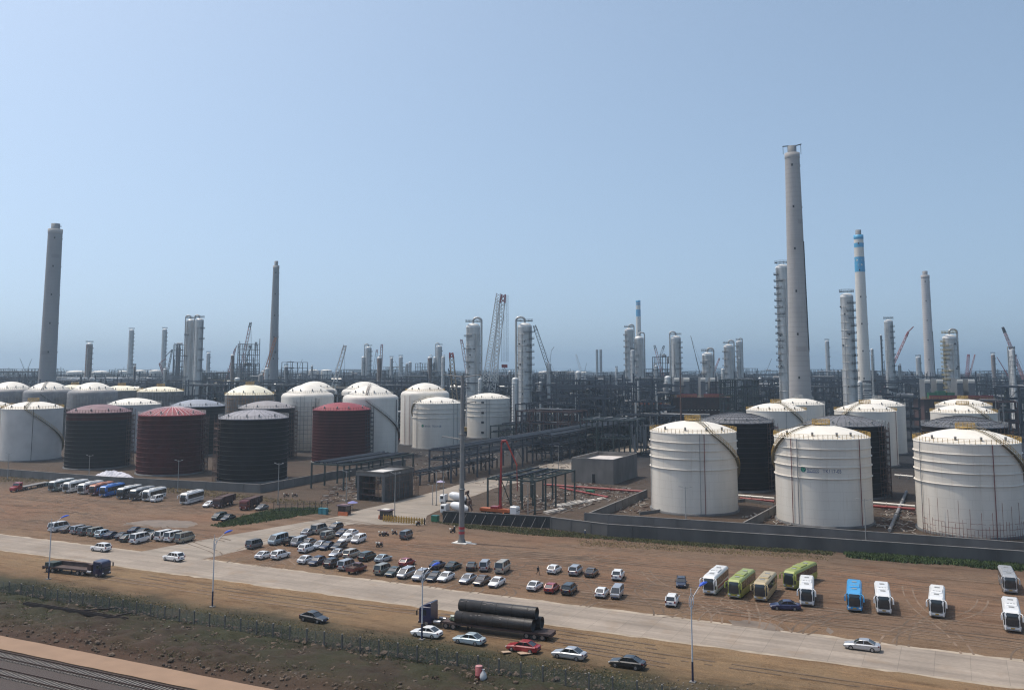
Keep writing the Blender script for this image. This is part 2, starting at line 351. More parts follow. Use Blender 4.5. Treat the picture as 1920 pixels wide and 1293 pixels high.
# tyre tracks pressed into the dirt between the road and the parked vehicles
def tracks():
    rd = random.Random(31); B = {0: MB(), 1: MB()}; zc = [0.0]
    def ribbon(pts, wd, k):
        b = B[k]; n = len(pts)
        for off in (-.85, .85):
            zc[0] += .00025; z = zc[0]
            run = []
            for i in range(n):
                q0 = pts[max(0,i-1)]; q1 = pts[min(n-1,i+1)]; L = hypot(q1[0]-q0[0], q1[1]-q0[1]) or 1; nx, ny = -(q1[1]-q0[1])/L, (q1[0]-q0[0])/L
                if rd.random() < .07: 
                    run = []; continue
                w_ = wd*rd.uniform(.6,1.2); c = (pts[i][0]+nx*off, pts[i][1]+ny*off); run.append(((c[0]-nx*w_, c[1]-ny*w_, z), (c[0]+nx*w_, c[1]+ny*w_, z)))
                if len(run) > 1: b.add([run[-2][0], run[-2][1], run[-1][1], run[-1][0]], [(0,1,2,3)])
    def curve(p0, p1, p2, p3, n):
        out = []
        for i in range(n+1):
            t = i/n; k = (1-t)**3, 3*t*(1-t)**2, 3*t*t*(1-t), t**3
            out.append(tuple(sum(k[j]*q[d] for j, q in enumerate((p0,p1,p2,p3))) for d in (0,1)))
        return out
    for i in range(34):
        a = rd.uniform(-150, 12); e = a + rd.uniform(-26, 26); h = rd.uniform(6, 46)
        ribbon(curve((a,153.2),(a+rd.uniform(-4,4),153+h*.5),(e,153+h*.4),(e+rd.uniform(-12,12),153+h), 46), .17, i % 2)
    for i in range(30):
        q = rd.uniform(158, 206); a = rd.uniform(-140,-20); ln = rd.uniform(20, 70); ribbon(curve((a,q),(a+ln*.3,q+rd.uniform(-5,5)),(a+ln*.6,q+rd.uniform(-6,6)),(a+ln,q+rd.uniform(-6,6)), 60), .2, i % 2)
    for i in range(7):
        q = rd.uniform(127,139); a = rd.uniform(-170,0); ln = rd.uniform(20,80); ribbon(curve((a,q),(a+ln*.3,q+rd.uniform(-1.5,1.5)),(a+ln*.6,q+rd.uniform(-1.5,1.5)),(a+ln,q+rd.uniform(-2,2)), 50), .2, i % 2)
    for i in range(26):
        q = rd.uniform(165,222); a = rd.uniform(-300,-180); ln = rd.uniform(20,80); ribbon(curve((a,q),(a+ln*.3,q+rd.uniform(-8,8)),(a+ln*.6,q+rd.uniform(-8,8)),(a+ln,q+rd.uniform(-8,8)), 50), .2, i % 2)
    for k, c in ((0,(.116,.079,.052)),(1,(.172,.117,.078))):
        o = B[k].build('tyre_tracks', mat('track_soil_dark' if k == 0 else 'track_soil_dry', c, .95, var=.35, scale=.35)); o.location = (0,0,.012); o.rotation_euler = (0,0,SITE); struct(o)
tracks()
# loose stones, rubble, weeds: nobody could count them
def scatter(name, label, cat, spots, m, maker):
    b = MB(); rd = random.Random(len(spots)+3)
    for s in spots: maker(b, s, rd)
    o = b.build(name, m); o['kind'] = 'stuff'; o['label'] = label; o['category'] = cat; return o
def in_poly(p, P):
    c = False; j = len(P)-1
    for i in range(len(P)):
        if (P[i][1] > p[1]) != (P[j][1] > p[1]) and p[0] < (P[j][0]-P[i][0])*(p[1]-P[i][1])/(P[j][1]-P[i][1])+P[i][0]: c = not c
        j = i
    return c
def fill(poly, n, rd, soft=0.0):
    P = [AB(at(*p)) for p in poly]; x0 = min(p[0] for p in P); x1 = max(p[0] for p in P); y0 = min(p[1] for p in P); y1 = max(p[1] for p in P); out = []
    t = 0
    while len(out) < n and t < n*40:
        t += 1; p = (rd.uniform(x0,x1), rd.uniform(y0,y1))
        if in_poly(p, P): out.append((p[0]+rd.gauss(0,soft), p[1]+rd.gauss(0,soft)))
    return out
rd = random.Random(11)
def rock(b, s, rd): b.ico(W(s[0], s[1], .05+s[2]*.3), s[2], rd)
sp = []
for _ in range(5200):
    a = rd.uniform(-165, 12); q = 97.6 + (rd.random()**.8)*19
    sp.append((a, q, min(.42, .07+rd.expovariate(11))))
scatter('rocks', 'loose brown stones strewn over the bank below the wire fence', 'stones', sp, mat('bank_stones', (.095,.066,.045), .9, var=.5, scale=1.2), lambda b, s, r: b.ico(W(s[0], s[1], .35*min(1,(s[1]-97)/4, (119-s[1])/4)+.05), s[2], r))
sp = [(rd.uniform(-165,12), 98+rd.random()*20, rd.uniform(.06,.16)) for _ in range(500)] + [(rd.uniform(-55,20), rd.uniform(114,124), rd.uniform(.05,.15)) for _ in range(600)]
scatter('pale_stones', 'small pale stones and litter scattered along the fence and verge', 'stones', sp, mat('pale_stone', (.19,.16,.13), .9, var=.3), lambda b, s, r: b.ico(W(s[0], s[1], (.5 if s[1] < 117 else .05)), s[2], r))
def litter(b, s, rd):
    L = s[2]; z = rd.uniform(.05,.35); t = rd.uniform(0,pi); p = W(s[0], s[1], z); k = rd.uniform(-.1,.2)
    b.bar(vadd(p, (-L*cos(t), -L*sin(t), -k)), vadd(p, (L*cos(t), L*sin(t), k)), rd.uniform(.06,.28))
areas = [([(870,905),(960,880),(1060,850),(1180,825),(1180,840),(1070,880),(1000,905),(930,925)], 220), ([(700,850),(770,846),(870,836),(960,826),(1000,840),(870,870),(760,880)], 200), ([(592,940),(640,905),(712,880),(720,900),(672,935),(630,945)], 260), ([(1000,965),(1010,930),(1090,905),(1180,915),(1210,925),(1120,945),(1060,962)], 420), ([(1110,984),(1500,1011),(1920,1040),(1920,1047),(1500,1017),(1110,990)], 260),
         ([(920,960),(1000,960),(1050,930),(960,925)], 160), ([(1390,970),(1450,985),(1500,985),(1445,950)], 110), ([(1640,985),(1715,1000),(1715,955),(1650,950)], 120), ([(120,868),(205,872),(250,872),(120,860)], 90), ([(1215,965),(1150,960),(1200,930),(1215,935)], 70), ([(760,900),(800,895),(870,880),(960,850),(900,850),(800,870)], 200), ([(1020,850),(1100,838),(1190,815),(1140,815)], 160)]
sp = [(*p, rd.uniform(.25,1.3)) for P, n in areas for p in fill(P, n, rd)]
scatter('building_rubble', 'offcuts, planks and rubble lying about between the tanks and racks', 'rubble', sp[::2], mat('pale_rubble', (.34,.30,.26), .9, var=.4), litter)
scatter('scrap_steel', 'brown scrap pieces lying on the plant ground', 'scrap', sp[1::2], mat('brown_scrap', (.12,.075,.055), .9, var=.4), litter)
def tuft(b, s, rd):
    p = W(s[0], s[1], s[3] if len(s) > 3 else 0.0); h = s[2]
    for k in range(5):
        t = rd.uniform(0,2*pi); r = h*rd.uniform(.3,.8); wd = h*.22; q = (p[0]+rd.gauss(0,h*.45), p[1]+rd.gauss(0,h*.45), p[2])
        d = (cos(t), sin(t)); e = (-d[1]*wd, d[0]*wd)
        b.add([(q[0]-e[0], q[1]-e[1], q[2]), (q[0]+e[0], q[1]+e[1], q[2]), (q[0]+d[0]*r, q[1]+d[1]*r, q[2]+h*rd.uniform(.6,1.2))], [(0,1,2)])
G1 = mat('dark_grass', (.035,.048,.018), .9, var=.35, scale=.5); G2 = mat('olive_grass', (.085,.085,.03), .9, var=.35, scale=.5); G3 = mat('bright_weeds', (.045,.072,.02), .9, var=.4, scale=.6); G4 = mat('dry_grass', (.22,.165,.08), .9, var=.3, scale=.6)
zb = lambda q: .5*max(0,min(1,(119-q)/6))
sp = [(a, q, rd.uniform(.08,.2), zb(q)) for _ in range(26000) for a in [rd.uniform(-165,6)] for q in [rd.gauss(117.2, 3.2)] if sin(a*.21+q*.3)+sin(a*.083+1)+sin(a*.4-q*.5)*.6 + rd.gauss(0,.45) > .1 and 104 < q < 126]
scatter('grass', 'dark green grass growing along the wire fence and verge', 'grass', sp, G1, tuft)
sp = [(a, q, rd.uniform(.08,.18), zb(q)) for _ in range(22000) for a in [rd.uniform(-165,6)] for q in [rd.uniform(99,124)] if sin(a*.13+2)+sin(q*.5)+rd.gauss(0,.6) > .2]
scatter('olive_grass', 'olive grass and weeds patchy on the stony bank', 'grass', sp, G2, tuft)
sp = [(*p, rd.uniform(.3,.75)) for p in fill([(1585,1037),(1640,1038),(1720,1041),(1790,1046),(1920,1056),(1920,1070),(1860,1066),(1790,1058),(1700,1054),(1600,1045)], 5200, rd, .5)] + [(*p, rd.uniform(.25,.6)) for p in fill([(400,985),(440,972),(520,953),(600,952),(622,958),(560,967),(470,982),(415,988)], 3200, rd, .5)]
scatter('weeds', 'bright green weeds by the grey wall and below the pole fence', 'weeds', sp, G3, tuft)
sp = [(*p, rd.uniform(.15,.4)) for p in fill([(800,976),(880,990),(1000,1003),(1130,1010),(1250,1020),(1400,1030),(1560,1040),(1560,1034),(1400,1024),(1130,1005),(1033,993),(830,980)], 6500, rd, .5)]
scatter('verge_grass', 'green and yellow grass along the foot of the grey wall', 'grass', sp, mat('verge_green', (.075,.078,.03), .9, var=.4, scale=.4), tuft)
sp = [(*p, rd.uniform(.12,.3)) for p in fill([(1090,1012),(1300,1025),(1540,1042),(1560,1050),(1300,1034),(1090,1022)], 1600, rd, .8)] + [(*p, rd.uniform(.2,.5)) for p in fill([(0,893),(160,893),(330,912),(480,930),(620,945),(600,950),(330,925),(160,905),(0,903)], 3000, rd, .7)] + [(a, q, .2) for a, q in [(rd.uniform(-160,0), rd.gauss(121,1.2)) for _ in range(1500)]]
scatter('dry_grass', 'dry yellowish grass along walls and the road verge', 'grass', sp, G4, tuft)
# ---------------------------------------------------------------- lettering
def text_geo(s, size):
    cu = bpy.data.curves.new('lettering', 'FONT'); cu.body = s; cu.size = size; cu.resolution_u = 3
    o = bpy.data.objects.new('lettering', cu); C.objects.link(o); bpy.context.view_layer.update()
    me = bpy.data.meshes.new_from_object(o.evaluated_get(bpy.context.evaluated_depsgraph_get()))
    v = [tuple(x.co) for x in me.vertices]; f = [tuple(p.vertices) for p in me.polygons]
    bpy.data.objects.remove(o); bpy.data.curves.remove(cu); bpy.data.meshes.remove(me)
    return v, f
def on_cyl(v, R, th0, z0, sx=1.0, sz=1.0):      # lettering plane bent round a shell, x runs counter-clockwise (left to right seen from outside)
    return [((R)*cos(th0 + x*sx/R), R*sin(th0 + x*sx/R), z0 + y*sz) for x, y, _ in v]
def bent_text(name, s, size, R, th0, z0, m, parent, fit=None, sz=1.0):
    v, f = text_geo(s, size)
    if not v: return None
    x0 = min(p[0] for p in v); x1 = max(p[0] for p in v); k = (fit/(x1-x0)) if fit else 1
    v = [(p[0]-x0, p[1], 0) for p in v]
    b = MB(); b.add(on_cyl(v, R, th0, z0, k, sz), f); return b.build(name, m, parent)
def logo(R, th0, z0, r, parent):
    b = MB(); n = 20; v = [(r*cos(2*pi*i/n), r*sin(2*pi*i/n), 0) for i in range(n)]
    b.add(on_cyl(v, R, th0, z0), [tuple(range(n))]); o = b.build('emblem', M_teal, parent)
    b = MB()
    for k in range(3):
        t = 2*pi*k/3 + .5; v = [(r*.12*cos(t-1), r*.12*sin(t-1), 0), (r*.62*cos(t-.55), r*.62*sin(t-.55), 0), (r*.86*cos(t), r*.86*sin(t), 0), (r*.5*cos(t+.55), r*.5*sin(t+.55), 0)]
        b.add(on_cyl(v, R+.012, th0, z0), [(0,1,2,3)])
    b.build('emblem_leaf', M_lgreen, o)
# ---------------------------------------------------------------- storage tanks
TANKLIST = []
def tank(u, v, label, h=22.7, r=12.5, rise=2.9, shell=M_white, roof=None, rings=(), stair=None, rail=M_yel, plat=True, pipes=(), scaff=None, ribs=None, shoulder=0, vents=4, group=None, bands=None, found=True, rise2=None, railn=64, hatches=()):
    x, y, _ = at(u, v, h); toc = atan2(-y, -x)      # direction of the camera seen from the tank
    def th(off): return toc + asin(max(-.999, min(.999, off)))
    roof = roof or M_whiter
    t = thing('storage_tank', label, 'storage tank', (x, y, 0), 0, group)
    if found: MB().lathe([(r+.45,0),(r+.45,.55),(r,.6)], 48).build('foundation', M_concd, t)
    n = 72
    if shoulder:
        s = shoulder; prof = [(r,.05),(r,h)] + [(r - s*(1-cos(k*pi/12)), h + s*sin(k*pi/12)*.9) for k in range(1,7)]
        zr = prof[-1][1]; rr = prof[-1][0]
    else: prof = [(r,.05),(r,h)]; zr = h; rr = r
    MB().lathe(prof, n).build('shell', shell, t)
    # roof: shallow spherical cap
    rs = rise; Rs = (rr*rr+rs*rs)/(2*rs); am = asin(min(1, rr/Rs))
    cap = [(Rs*sin(am*(1-k/9)), zr + .05 + Rs*cos(am*(1-k/9)) - (Rs-rs)) for k in range(10)]
    ro = MB().lathe([(rr+.12, zr-.25),(rr+.12, zr+.05)] + cap, n).build('roof', roof, t)
    def roofz(q): return zr + .05 + sqrt(max(0, Rs*Rs-q*q)) - (Rs-rs)
    if ribs:
        b = MB()
        for i in range(ribs[0]):
            a = 2*pi*i/ribs[0]; pts = [(q*cos(a), q*sin(a), roofz(q)+.05) for q in (rr, rr*.75, rr*.5, rr*.25, rr*.08)]
            b.path(pts, ribs[2], 4)
        if len(ribs) > 3:
            for q in (.25,.45,.65,.85): b.lathe([(rr*q, roofz(rr*q)+.02),(rr*q, roofz(rr*q)+.16),(rr*q+.15, roofz(rr*q)+.02)], 40)
        b.build('roof_ribs', ribs[1], ro)
    for z in rings:
        MB().lathe([(r,z-.12),(r+.3,z-.12),(r+.3,z+.02),(r+.22,z+.06),(r,z+.04)], n).build('wind_girder', shell, t)
    if bands:
        b = MB()
        for k in range(bands[0]):
            z = h*(k+1)/(bands[0]+1); b.lathe([(r,z-.05),(r+bands[2],z-.05),(r+bands[2],z+.05),(r,z+.05)], n)
        b.build('weld_bands', bands[1], t)
    # rim handrail
    b = MB(); R2 = rr-.1 if shoulder else r+.1
    for i in range(railn):
        a = 2*pi*i/railn; b.bar((R2*cos(a), R2*sin(a), zr), (R2*cos(a), R2*sin(a), zr+1.15), .09)
    for z in (.45,.8,1.15): b.lathe([(R2-.03,zr+z-.03),(R2+.03,zr+z-.03),(R2+.03,zr+z+.03),(R2-.03,zr+z+.03),(R2-.03,zr+z-.03)], 60)
    b.build('handrail', rail, t)
    if plat:
        b = MB(); pr = 2.3; zt = roofz(0)
        b.lathe([(0,zt+.25),(pr,zt+.25),(pr,zt+.4),(0,zt+.4)], 14)
        for i in range(14):
            a = 2*pi*i/14; b.bar((pr*cos(a), pr*sin(a), zt), (pr*cos(a), pr*sin(a), zt+1.5), .1)
        for z in (.8,1.15,1.5): b.lathe([(pr-.04,zt+z-.04),(pr+.04,zt+z-.04),(pr+.04,zt+z+.04),(pr-.04,zt+z+.04),(pr-.04,zt+z-.04)], 20)
        b.build('roof_platform', rail, t)
    rd = random.Random(int(u*7+v))
    for k in range(vents):
        a = toc + (k-vents/2+.5)*.55 + rd.uniform(-.12,.12); q = rr*.88; z = roofz(q)
        MB().tube((q*cos(a),q*sin(a),z-.2),(q*cos(a),q*sin(a),z+.75),.28,n=8).tube((q*cos(a),q*sin(a),z+.75),(q*cos(a),q*sin(a),z+.95),.42,.15,n=8).build('vent', M_grey, ro)
    if stair:
        o0, turn, sm = stair; a0 = th(o0); n2 = 34; b = MB(); tot = h/.76/r*turn; b2 = MB()
        for k in range(n2):
            a = a0 + tot*k/n2; z = h - (h-.3)*k/n2; a2 = a0 + tot*(k+1)/n2; z2 = h - (h-.3)*(k+1)/n2
            pts = []
            for rr_ in (r+.12, r+.82): pts.append([(rr_*cos(a), rr_*sin(a), z), (rr_*cos(a2), rr_*sin(a2), z2)])
            b.add([pts[0][0],pts[1][0],pts[1][1],pts[0][1]], [(0,1,2,3)])
            for q in pts: b.bar(vadd(q[0],(0,0,-.12)), vadd(q[1],(0,0,-.12)), .13)
            for zz in (.55,1.1): b2.bar(vadd(pts[1][0],(0,0,zz)), vadd(pts[1][1],(0,0,zz)), .08)
            b2.bar(pts[1][0], vadd(pts[1][0],(0,0,1.1)), .07)
        so = b.build('stairway', sm, t); b2.build('stair_rail', rail, so)
        # walkway over the roof from the stair head to the platform
        b = MB(); pts = [(q*cos(a0), q*sin(a0), roofz(q)+.35) for q in (rr+.3, rr*.8, rr*.55, rr*.3, 1.6)]
        for k in range(4):
            for sd in (-.4,.4):
                o_ = (-sin(a0)*sd, cos(a0)*sd, 0); b.bar(vadd(pts[k],o_), vadd(pts[k+1],o_), .16)
                b.bar(vadd(vadd(pts[k],o_),(0,0,.9)), vadd(vadd(pts[k+1],o_),(0,0,.9)), .06)
                b.bar(vadd(pts[k],o_), vadd(vadd(pts[k],o_),(0,0,.9)), .06)
        b.build('roof_walkway', sm, ro)
    for off, pm, pr in pipes:
        a = th(off); MB().tube(((r+.3)*cos(a),(r+.3)*sin(a),.4),((r+.3)*cos(a),(r+.3)*sin(a),h-.1),pr,n=8).build('riser_pipe', pm, t)
    for off, z in hatches:
        a = th(off); MB().box(((r)*cos(a),r*sin(a),z),(.5,1.5,1.2),rz=a).build('hatch', M_black, t)
    if scaff:
        b = MB(); rd = random.Random(int(u)); k0, k1, sp_ = scaff[0], scaff[1], .12
        nn = int((k1-k0)/sp_)
        for i in range(nn+1):
            a = toc + k0 + (k1-k0)*i/max(1,nn)
            for rr_ in (r+.5, r+1.5): b.bar((rr_*cos(a),rr_*sin(a),0),(rr_*cos(a),rr_*sin(a),h*rd.uniform(.9,1.06)), .09)
            for k in range(1, 12):
                z = h*k/12
                if i < nn:
                    a2 = a + sp_*.98
                    for rr_ in (r+.5, r+1.5): b.bar((rr_*cos(a),rr_*sin(a),z),(rr_*cos(a2),rr_*sin(a2),z+rd.uniform(-.1,.1)), .08)
                b.bar(((r+.5)*cos(a),(r+.5)*sin(a),z),((r+1.5)*cos(a),(r+1.5)*sin(a),z), .08)
                if rd.random() < .3 and i < nn:
                    a2 = a+sp_; b.add([((r+.5)*cos(a),(r+.5)*sin(a),z+.1),((r+1.5)*cos(a),(r+1.5)*sin(a),z+.1),((r+1.5)*cos(a2),(r+1.5)*sin(a2),z+.1),((r+.5)*cos(a2),(r+.5)*sin(a2),z+.1)],[(0,1,2,3)])
        b.build('scaffolding', scaff[2] if len(scaff) > 2 else M_rustdk, t)
    return t, th, r
R4 = (20.1, 17.9, 15.5, 12.6)
GR = 'storage tanks of the right-hand farm'; GL = 'storage tanks of the left-hand farm'
st = mat('stair_tan', (.21,.17,.10), .6); RP = mat('dark_red_riser', (.16,.035,.035), .6); GP = mat('grey_riser', (.28,.28,.28), .6)
low = mat('scaffold_rust', (.20,.07,.05), .8)
tank(1299,807,'white tank standing foremost left in the right-hand farm, beside the grey flat-roofed building', rings=R4, stair=(.40,1,st), pipes=((-.95,GP,.10),(.24,RP,.10),(.14,GP,.1)), group=GR)
t2, th2, r2 = tank(1540,816.7,'white tank lettered TK117-05 with a round emblem', rings=R4, stair=(-.75,-1,st), pipes=((-.61,RP,.10),(-.49,GP,.13),(.73,RP,.10)), group=GR)
bent_text('tank_number', 'TK117-05', 1.35, r2+.03, th2(0.0), 14.1, M_navy, t2, fit=4.7)
bent_text('company_characters', '恒力石化', 1.0, r2+.03, th2(-.315), 14.35, M_navy, t2, fit=3.2)
MB().add([(( r2+.03)*cos(th2(-.315)+k*.01875), (r2+.03)*sin(th2(-.315)+k*.01875), 14.05+dz) for k in range(14) for dz in (0,.16)], [(2*k,2*k+2,2*k+3,2*k+1) for k in range(13)]).build('small_print', M_navy, t2)
logo(r2+.03, th2(-.385), 14.75, .72, t2)
t3, th3, r3 = tank(1811,825,'white tank foremost at far right with rusty scaffold poles round its foot', rings=R4, stair=(.62,1,st), pipes=((-.84,GP,.10),(.45,RP,.10)), group=GR)
b = MB(); rd = random.Random(4); base = th3(-.8)
for i in range(34):
    a = base + i*.062; hh = rd.uniform(1.8,4.6) if i % 3 else rd.uniform(6,9.5)
    b.bar(((r3+.9)*cos(a),(r3+.9)*sin(a),0),((r3+.9)*cos(a),(r3+.9)*sin(a),hh),.07)
    if i < 33:
        for z in (1.1,2.4,3.7):
            if rd.random() < .8: b.bar(((r3+.9)*cos(a),(r3+.9)*sin(a),z),((r3+.9)*cos(a+.062),(r3+.9)*sin(a+.062),z+rd.uniform(-.1,.1)),.07)
b.build('foot_scaffolding', low, t3)
DT = dict(shell=M_dtank, plat=False, rail=M_rail, bands=(13, mat('weld_band_lit',(.045,.042,.042),.7), .22))  # band colour lighter than the black shell, painted in for lit ring edges
tank(1380,789,'black tank with grid-ribbed grey roof behind the foremost left white tank', roof=M_droof, ribs=(44, M_steel, .07, 1), scaff=(.9,2.2), group=GR, **DT)
tank(1581,794.5,'black tank with plain grey roof behind the tank lettered TK117-05', roof=M_droof, ribs=(24, M_black, .05), scaff=(.95,2.3,M_rustdk), group=GR, **DT)
tank(1807,797,'black tank with dark ribbed roof behind the tank with the scaffolded foot', roof=mat('slate_roof',(.11,.115,.13),.6), ribs=(40, M_black, .06, 1), scaff=(.8,1.7), group=GR, **DT)
tank(1455,768,'white tank with a stair on its right behind the black grid-roofed tank', stair=(.47,1,st), pipes=((.32,GP,.10),), group=GR)
tank(1497,757,'white tank at the foot of the tallest grey chimney', pipes=((.9,GP,.10),), rail=M_rail, group=GR)
tank(1622,769,'white tank behind the black tank with plain grey roof', pipes=((.93,RP,.10),), stair=(-.5,-1,st), group=GR)
tank(1645,759,'white tank rearmost between the tapered steel tower and the far white chimney', hatches=((.6,18),(.6,14),(.6,10),(.6,6)), rail=M_rail, group=GR)
tank(1806,772,'white tank in the third row behind the dark ribbed roof at right', stair=(.5,1,st), group=GR)
tank(1806,759,'white tank rearmost at right below the wide yellow-scaffolded tower', group=GR)
tank(1986,763,'white tank cut off by the right edge of the photo', stair=(-.85,-1,st), scaff=(-1.6,-1.0,M_yel), group=GR)
# left farm
tank(62,764.5,'white tank foremost at far left with a long dark stair across it', stair=(-.24,1,mat('stair_olive',(.16,.14,.08),.7)), pipes=((.02,M_black,.09),), found=True, group=GL, shell=mat('white_paint_greyer',(.50,.485,.46),.55,var=.1,scale=.2))
tank(-30,762,'white tank at the left edge, only its railed roof in the photo', group=GL)
tank(187,771,'black tank with faded mauve roof and dark red top course', roof=M_mauve, rail=M_red, scaff=(.95,2.1,M_rustdk), group=GL, shell=M_dtank, plat=False, bands=(13, MATS['weld_band_lit'], .22), rings=(22.1,))
MB().lathe([(12.53,19.6),(12.53,22.6)],72).build('top_course', M_red, [o for o in C.objects if o.name.startswith('storage_tank') and o.parent is None][-1])
tank(323,776,'dark red tank whose roof is striped red and white', shell=M_red, roof=M_redr, ribs=(36, mat('pale_primer',(.62,.5,.5),.6), .13), plat=False, rail=mat('pale_rim',(.5,.45,.42),.6), rings=(20.6,18.6,16.7,13.8), bands=(12, mat('red_band_lit',(.13,.025,.025),.6), .2), scaff=(1.0,2.0,M_rustdk), group=GL)  # bands painted brighter than the shell to stand for sunlit girder edges
tank(476,782,'black tank foremost in the left farm with pale grey roof', shell=M_dtank, roof=mat('pale_grey_roof',(.27,.26,.28),.6), ribs=(20, M_droof, .05), plat=False, rail=M_rail, bands=(13, MATS['weld_band_lit'], .22), scaff=(-2.2,-1.1,M_rustdk), group=GL)
tank(500,763.5,'black tank with brownish grey roof right behind the foremost black one', roof=mat('taupe_roof',(.26,.24,.24),.6), scaff=(.9,2.2), group=GL, **DT)
tank(641,766.6,'dark tank with a plain bright red roof', shell=M_red, roof=M_redr, plat=False, rail=M_brown, bands=(16, mat('red_band',(.12,.025,.025),.6), .12), rings=(21.8,), scaff=(.9,2.2,M_steel), group=GL)
tank(252,757,'white-roofed tank between the mauve-roofed and the red-striped tank', shell=mat('white_grey_shell',(.45,.44,.43),.5), rail=M_rail, plat=False, group=GL)
tank(371,760,'black tank with smooth bluish grey roof behind the red-striped tank', roof=mat('blue_grey_roof',(.25,.27,.31),.5), scaff=(-2.0,-1.2), group=GL, **DT)
gs = mat('half_clad_shell', (.17,.16,.15), .6, var=.3, scale=.4, streak=.3); gs2 = mat('clad_shell_grey', (.21,.205,.205), .55, var=.2, scale=.3)
KW = dict(h=26, r=13, rise=4.2, shoulder=2.4, rail=M_rail, plat=False)
band = (11, M_steel, .08)
tank(20,736,'grey round-shouldered tank with pale dome at the left edge', shell=gs2, bands=band, scaff=(-.8,.8,M_rail), group=GL, **KW)
tank(91,737,'grey round-shouldered tank just below the big left chimney', shell=gs2, bands=band, stair=(-.3,1,M_steel), scaff=(-.3,.9,M_rail), group=GL, **KW)
tank(174,738,'grey round-shouldered tank right of the one under the left chimney', shell=gs2, bands=band, scaff=(-.9,.9,M_rail), group=GL, **KW)
tank(140,729,'cream-roofed tank peeping between two round-shouldered tanks at left', h=26, r=12.5, roof=M_cream, shell=gs, group=GL)
tank(228,731,'cream-roofed tank behind and right of the round-shouldered tanks', h=26, r=12.8, roof=M_cream, shell=gs, group=GL)
tank(301,733,'cream-roofed greenish grey tank left of the twin silver columns', h=26, r=13.5, roof=M_cream, shell=gs, bands=band, scaff=(-.9,.9,M_rail), group=GL)
tank(468,739,'cream-domed unfinished grey tank in orange scaffolding below the slim chimney', h=26, r=13, roof=M_cream, shell=gs, rise=5.2, bands=band, scaff=(-1.0,1.2,mat('orange_scaffold',(.30,.14,.04),.7)), group=GL)
tank(590,735,'white dome rising behind the left of the two bright white tanks', rise2=1, group=GL, **KW)
tank(577,744,'bright white round-shouldered tank behind the black tanks, left of the lattice crane', pipes=((.3,M_rail,.2),), bands=(4, M_grey, .06), scaff=(-.5,.4,M_grey), group=GL, **KW)
tank(683,736,'white dome rising behind the white tank with the dark stair', group=GL, **KW)
tank(695,748,'bright white round-shouldered tank with a long dark stair, behind the bright red roof', stair=(-.17,1,M_rustdk), pipes=((.9,M_steel,.16),), group=GL, **KW)
tank(797,740,'white round-shouldered tank behind the white tank with small blue lettering', pipes=((-.8,RP,.10),(-.6,RP,.10)), group=GL, **{**KW, 'rail': M_yel})
tm, thm, rm = tank(820,754.7,'white tank with small blue lettering behind the tall grey mast', rings=R4[:3], rail=M_rail, plat=False, stair=(-.9,-1,st), pipes=((-.8,GP,.12),(.65,GP,.12),(.8,GP,.12)), group=GL)
bent_text('tank_number', 'TK114-08', 1.4, rm+.03, thm(-.20), 11.1, M_navy, tm, fit=4.6)
bent_text('company_characters', '恒力石化', 1.0, rm+.03, thm(-.50), 11.2, M_navy, tm, fit=3.2)
logo(rm+.03, thm(-.58), 11.7, .72, tm)
tank(916,746,'white tank with four dark hatches down its side, right of the tall mast', rings=R4, rail=M_rail, plat=False, hatches=((-.27,20.6),(-.27,14.8),(-.27,9.4),(-.27,3.6)), pipes=((-.1,GP,.12),(0.03,GP,.12)), group=GL)
# far floating-roof tanks on the skyline
for i, (u, v, hw, lab) in enumerate(((143,697,17,'white shallow tank on the skyline left of the brown column'),(188,697,15,'white shallow tank on the skyline right of the brown column'),(232,696,10,'white shallow tank on the skyline left of the slim grey column'),(262,695,11,'white shallow tank on the skyline right of the slim grey column'),(292,695,11,'white shallow tank on the skyline left of the second slim column'),
    (500,695,9,'white tank on the skyline beside the orange crane'),(588,694,9,'white tank on the skyline right of the slim chimney'),(612,694,10,'second white tank on the skyline left of the pale lattice crane'),(1020,697,10,'pale tank on the skyline right of the column with dark lattice crane'),(1046,697,10,'cream tank on the skyline by the foot of the dark lattice boom'),(1072,697,9,'white low tank on the skyline left of the twin small stacks'),(1093,698,8,'small white tank on the skyline nearest the twin stacks'))):
    Y = 1500 if i < 8 else 1700; p = dp(u, v, Y); r = hw*Y/FPX; t = thing('storage_tank', lab, 'storage tank', (p[0], Y, 0), 0, 'distant white tanks on the skyline')
    MB().lathe([(r,0),(r,p[2])],32).build('shell', M_white, t); MB().lathe([(r+.2,p[2]-.6),(r+.2,p[2]),(r*.7,p[2]+r*.09),(r*.3,p[2]+r*.15),(0,p[2]+r*.17)],32).build('roof', M_whiter, t)
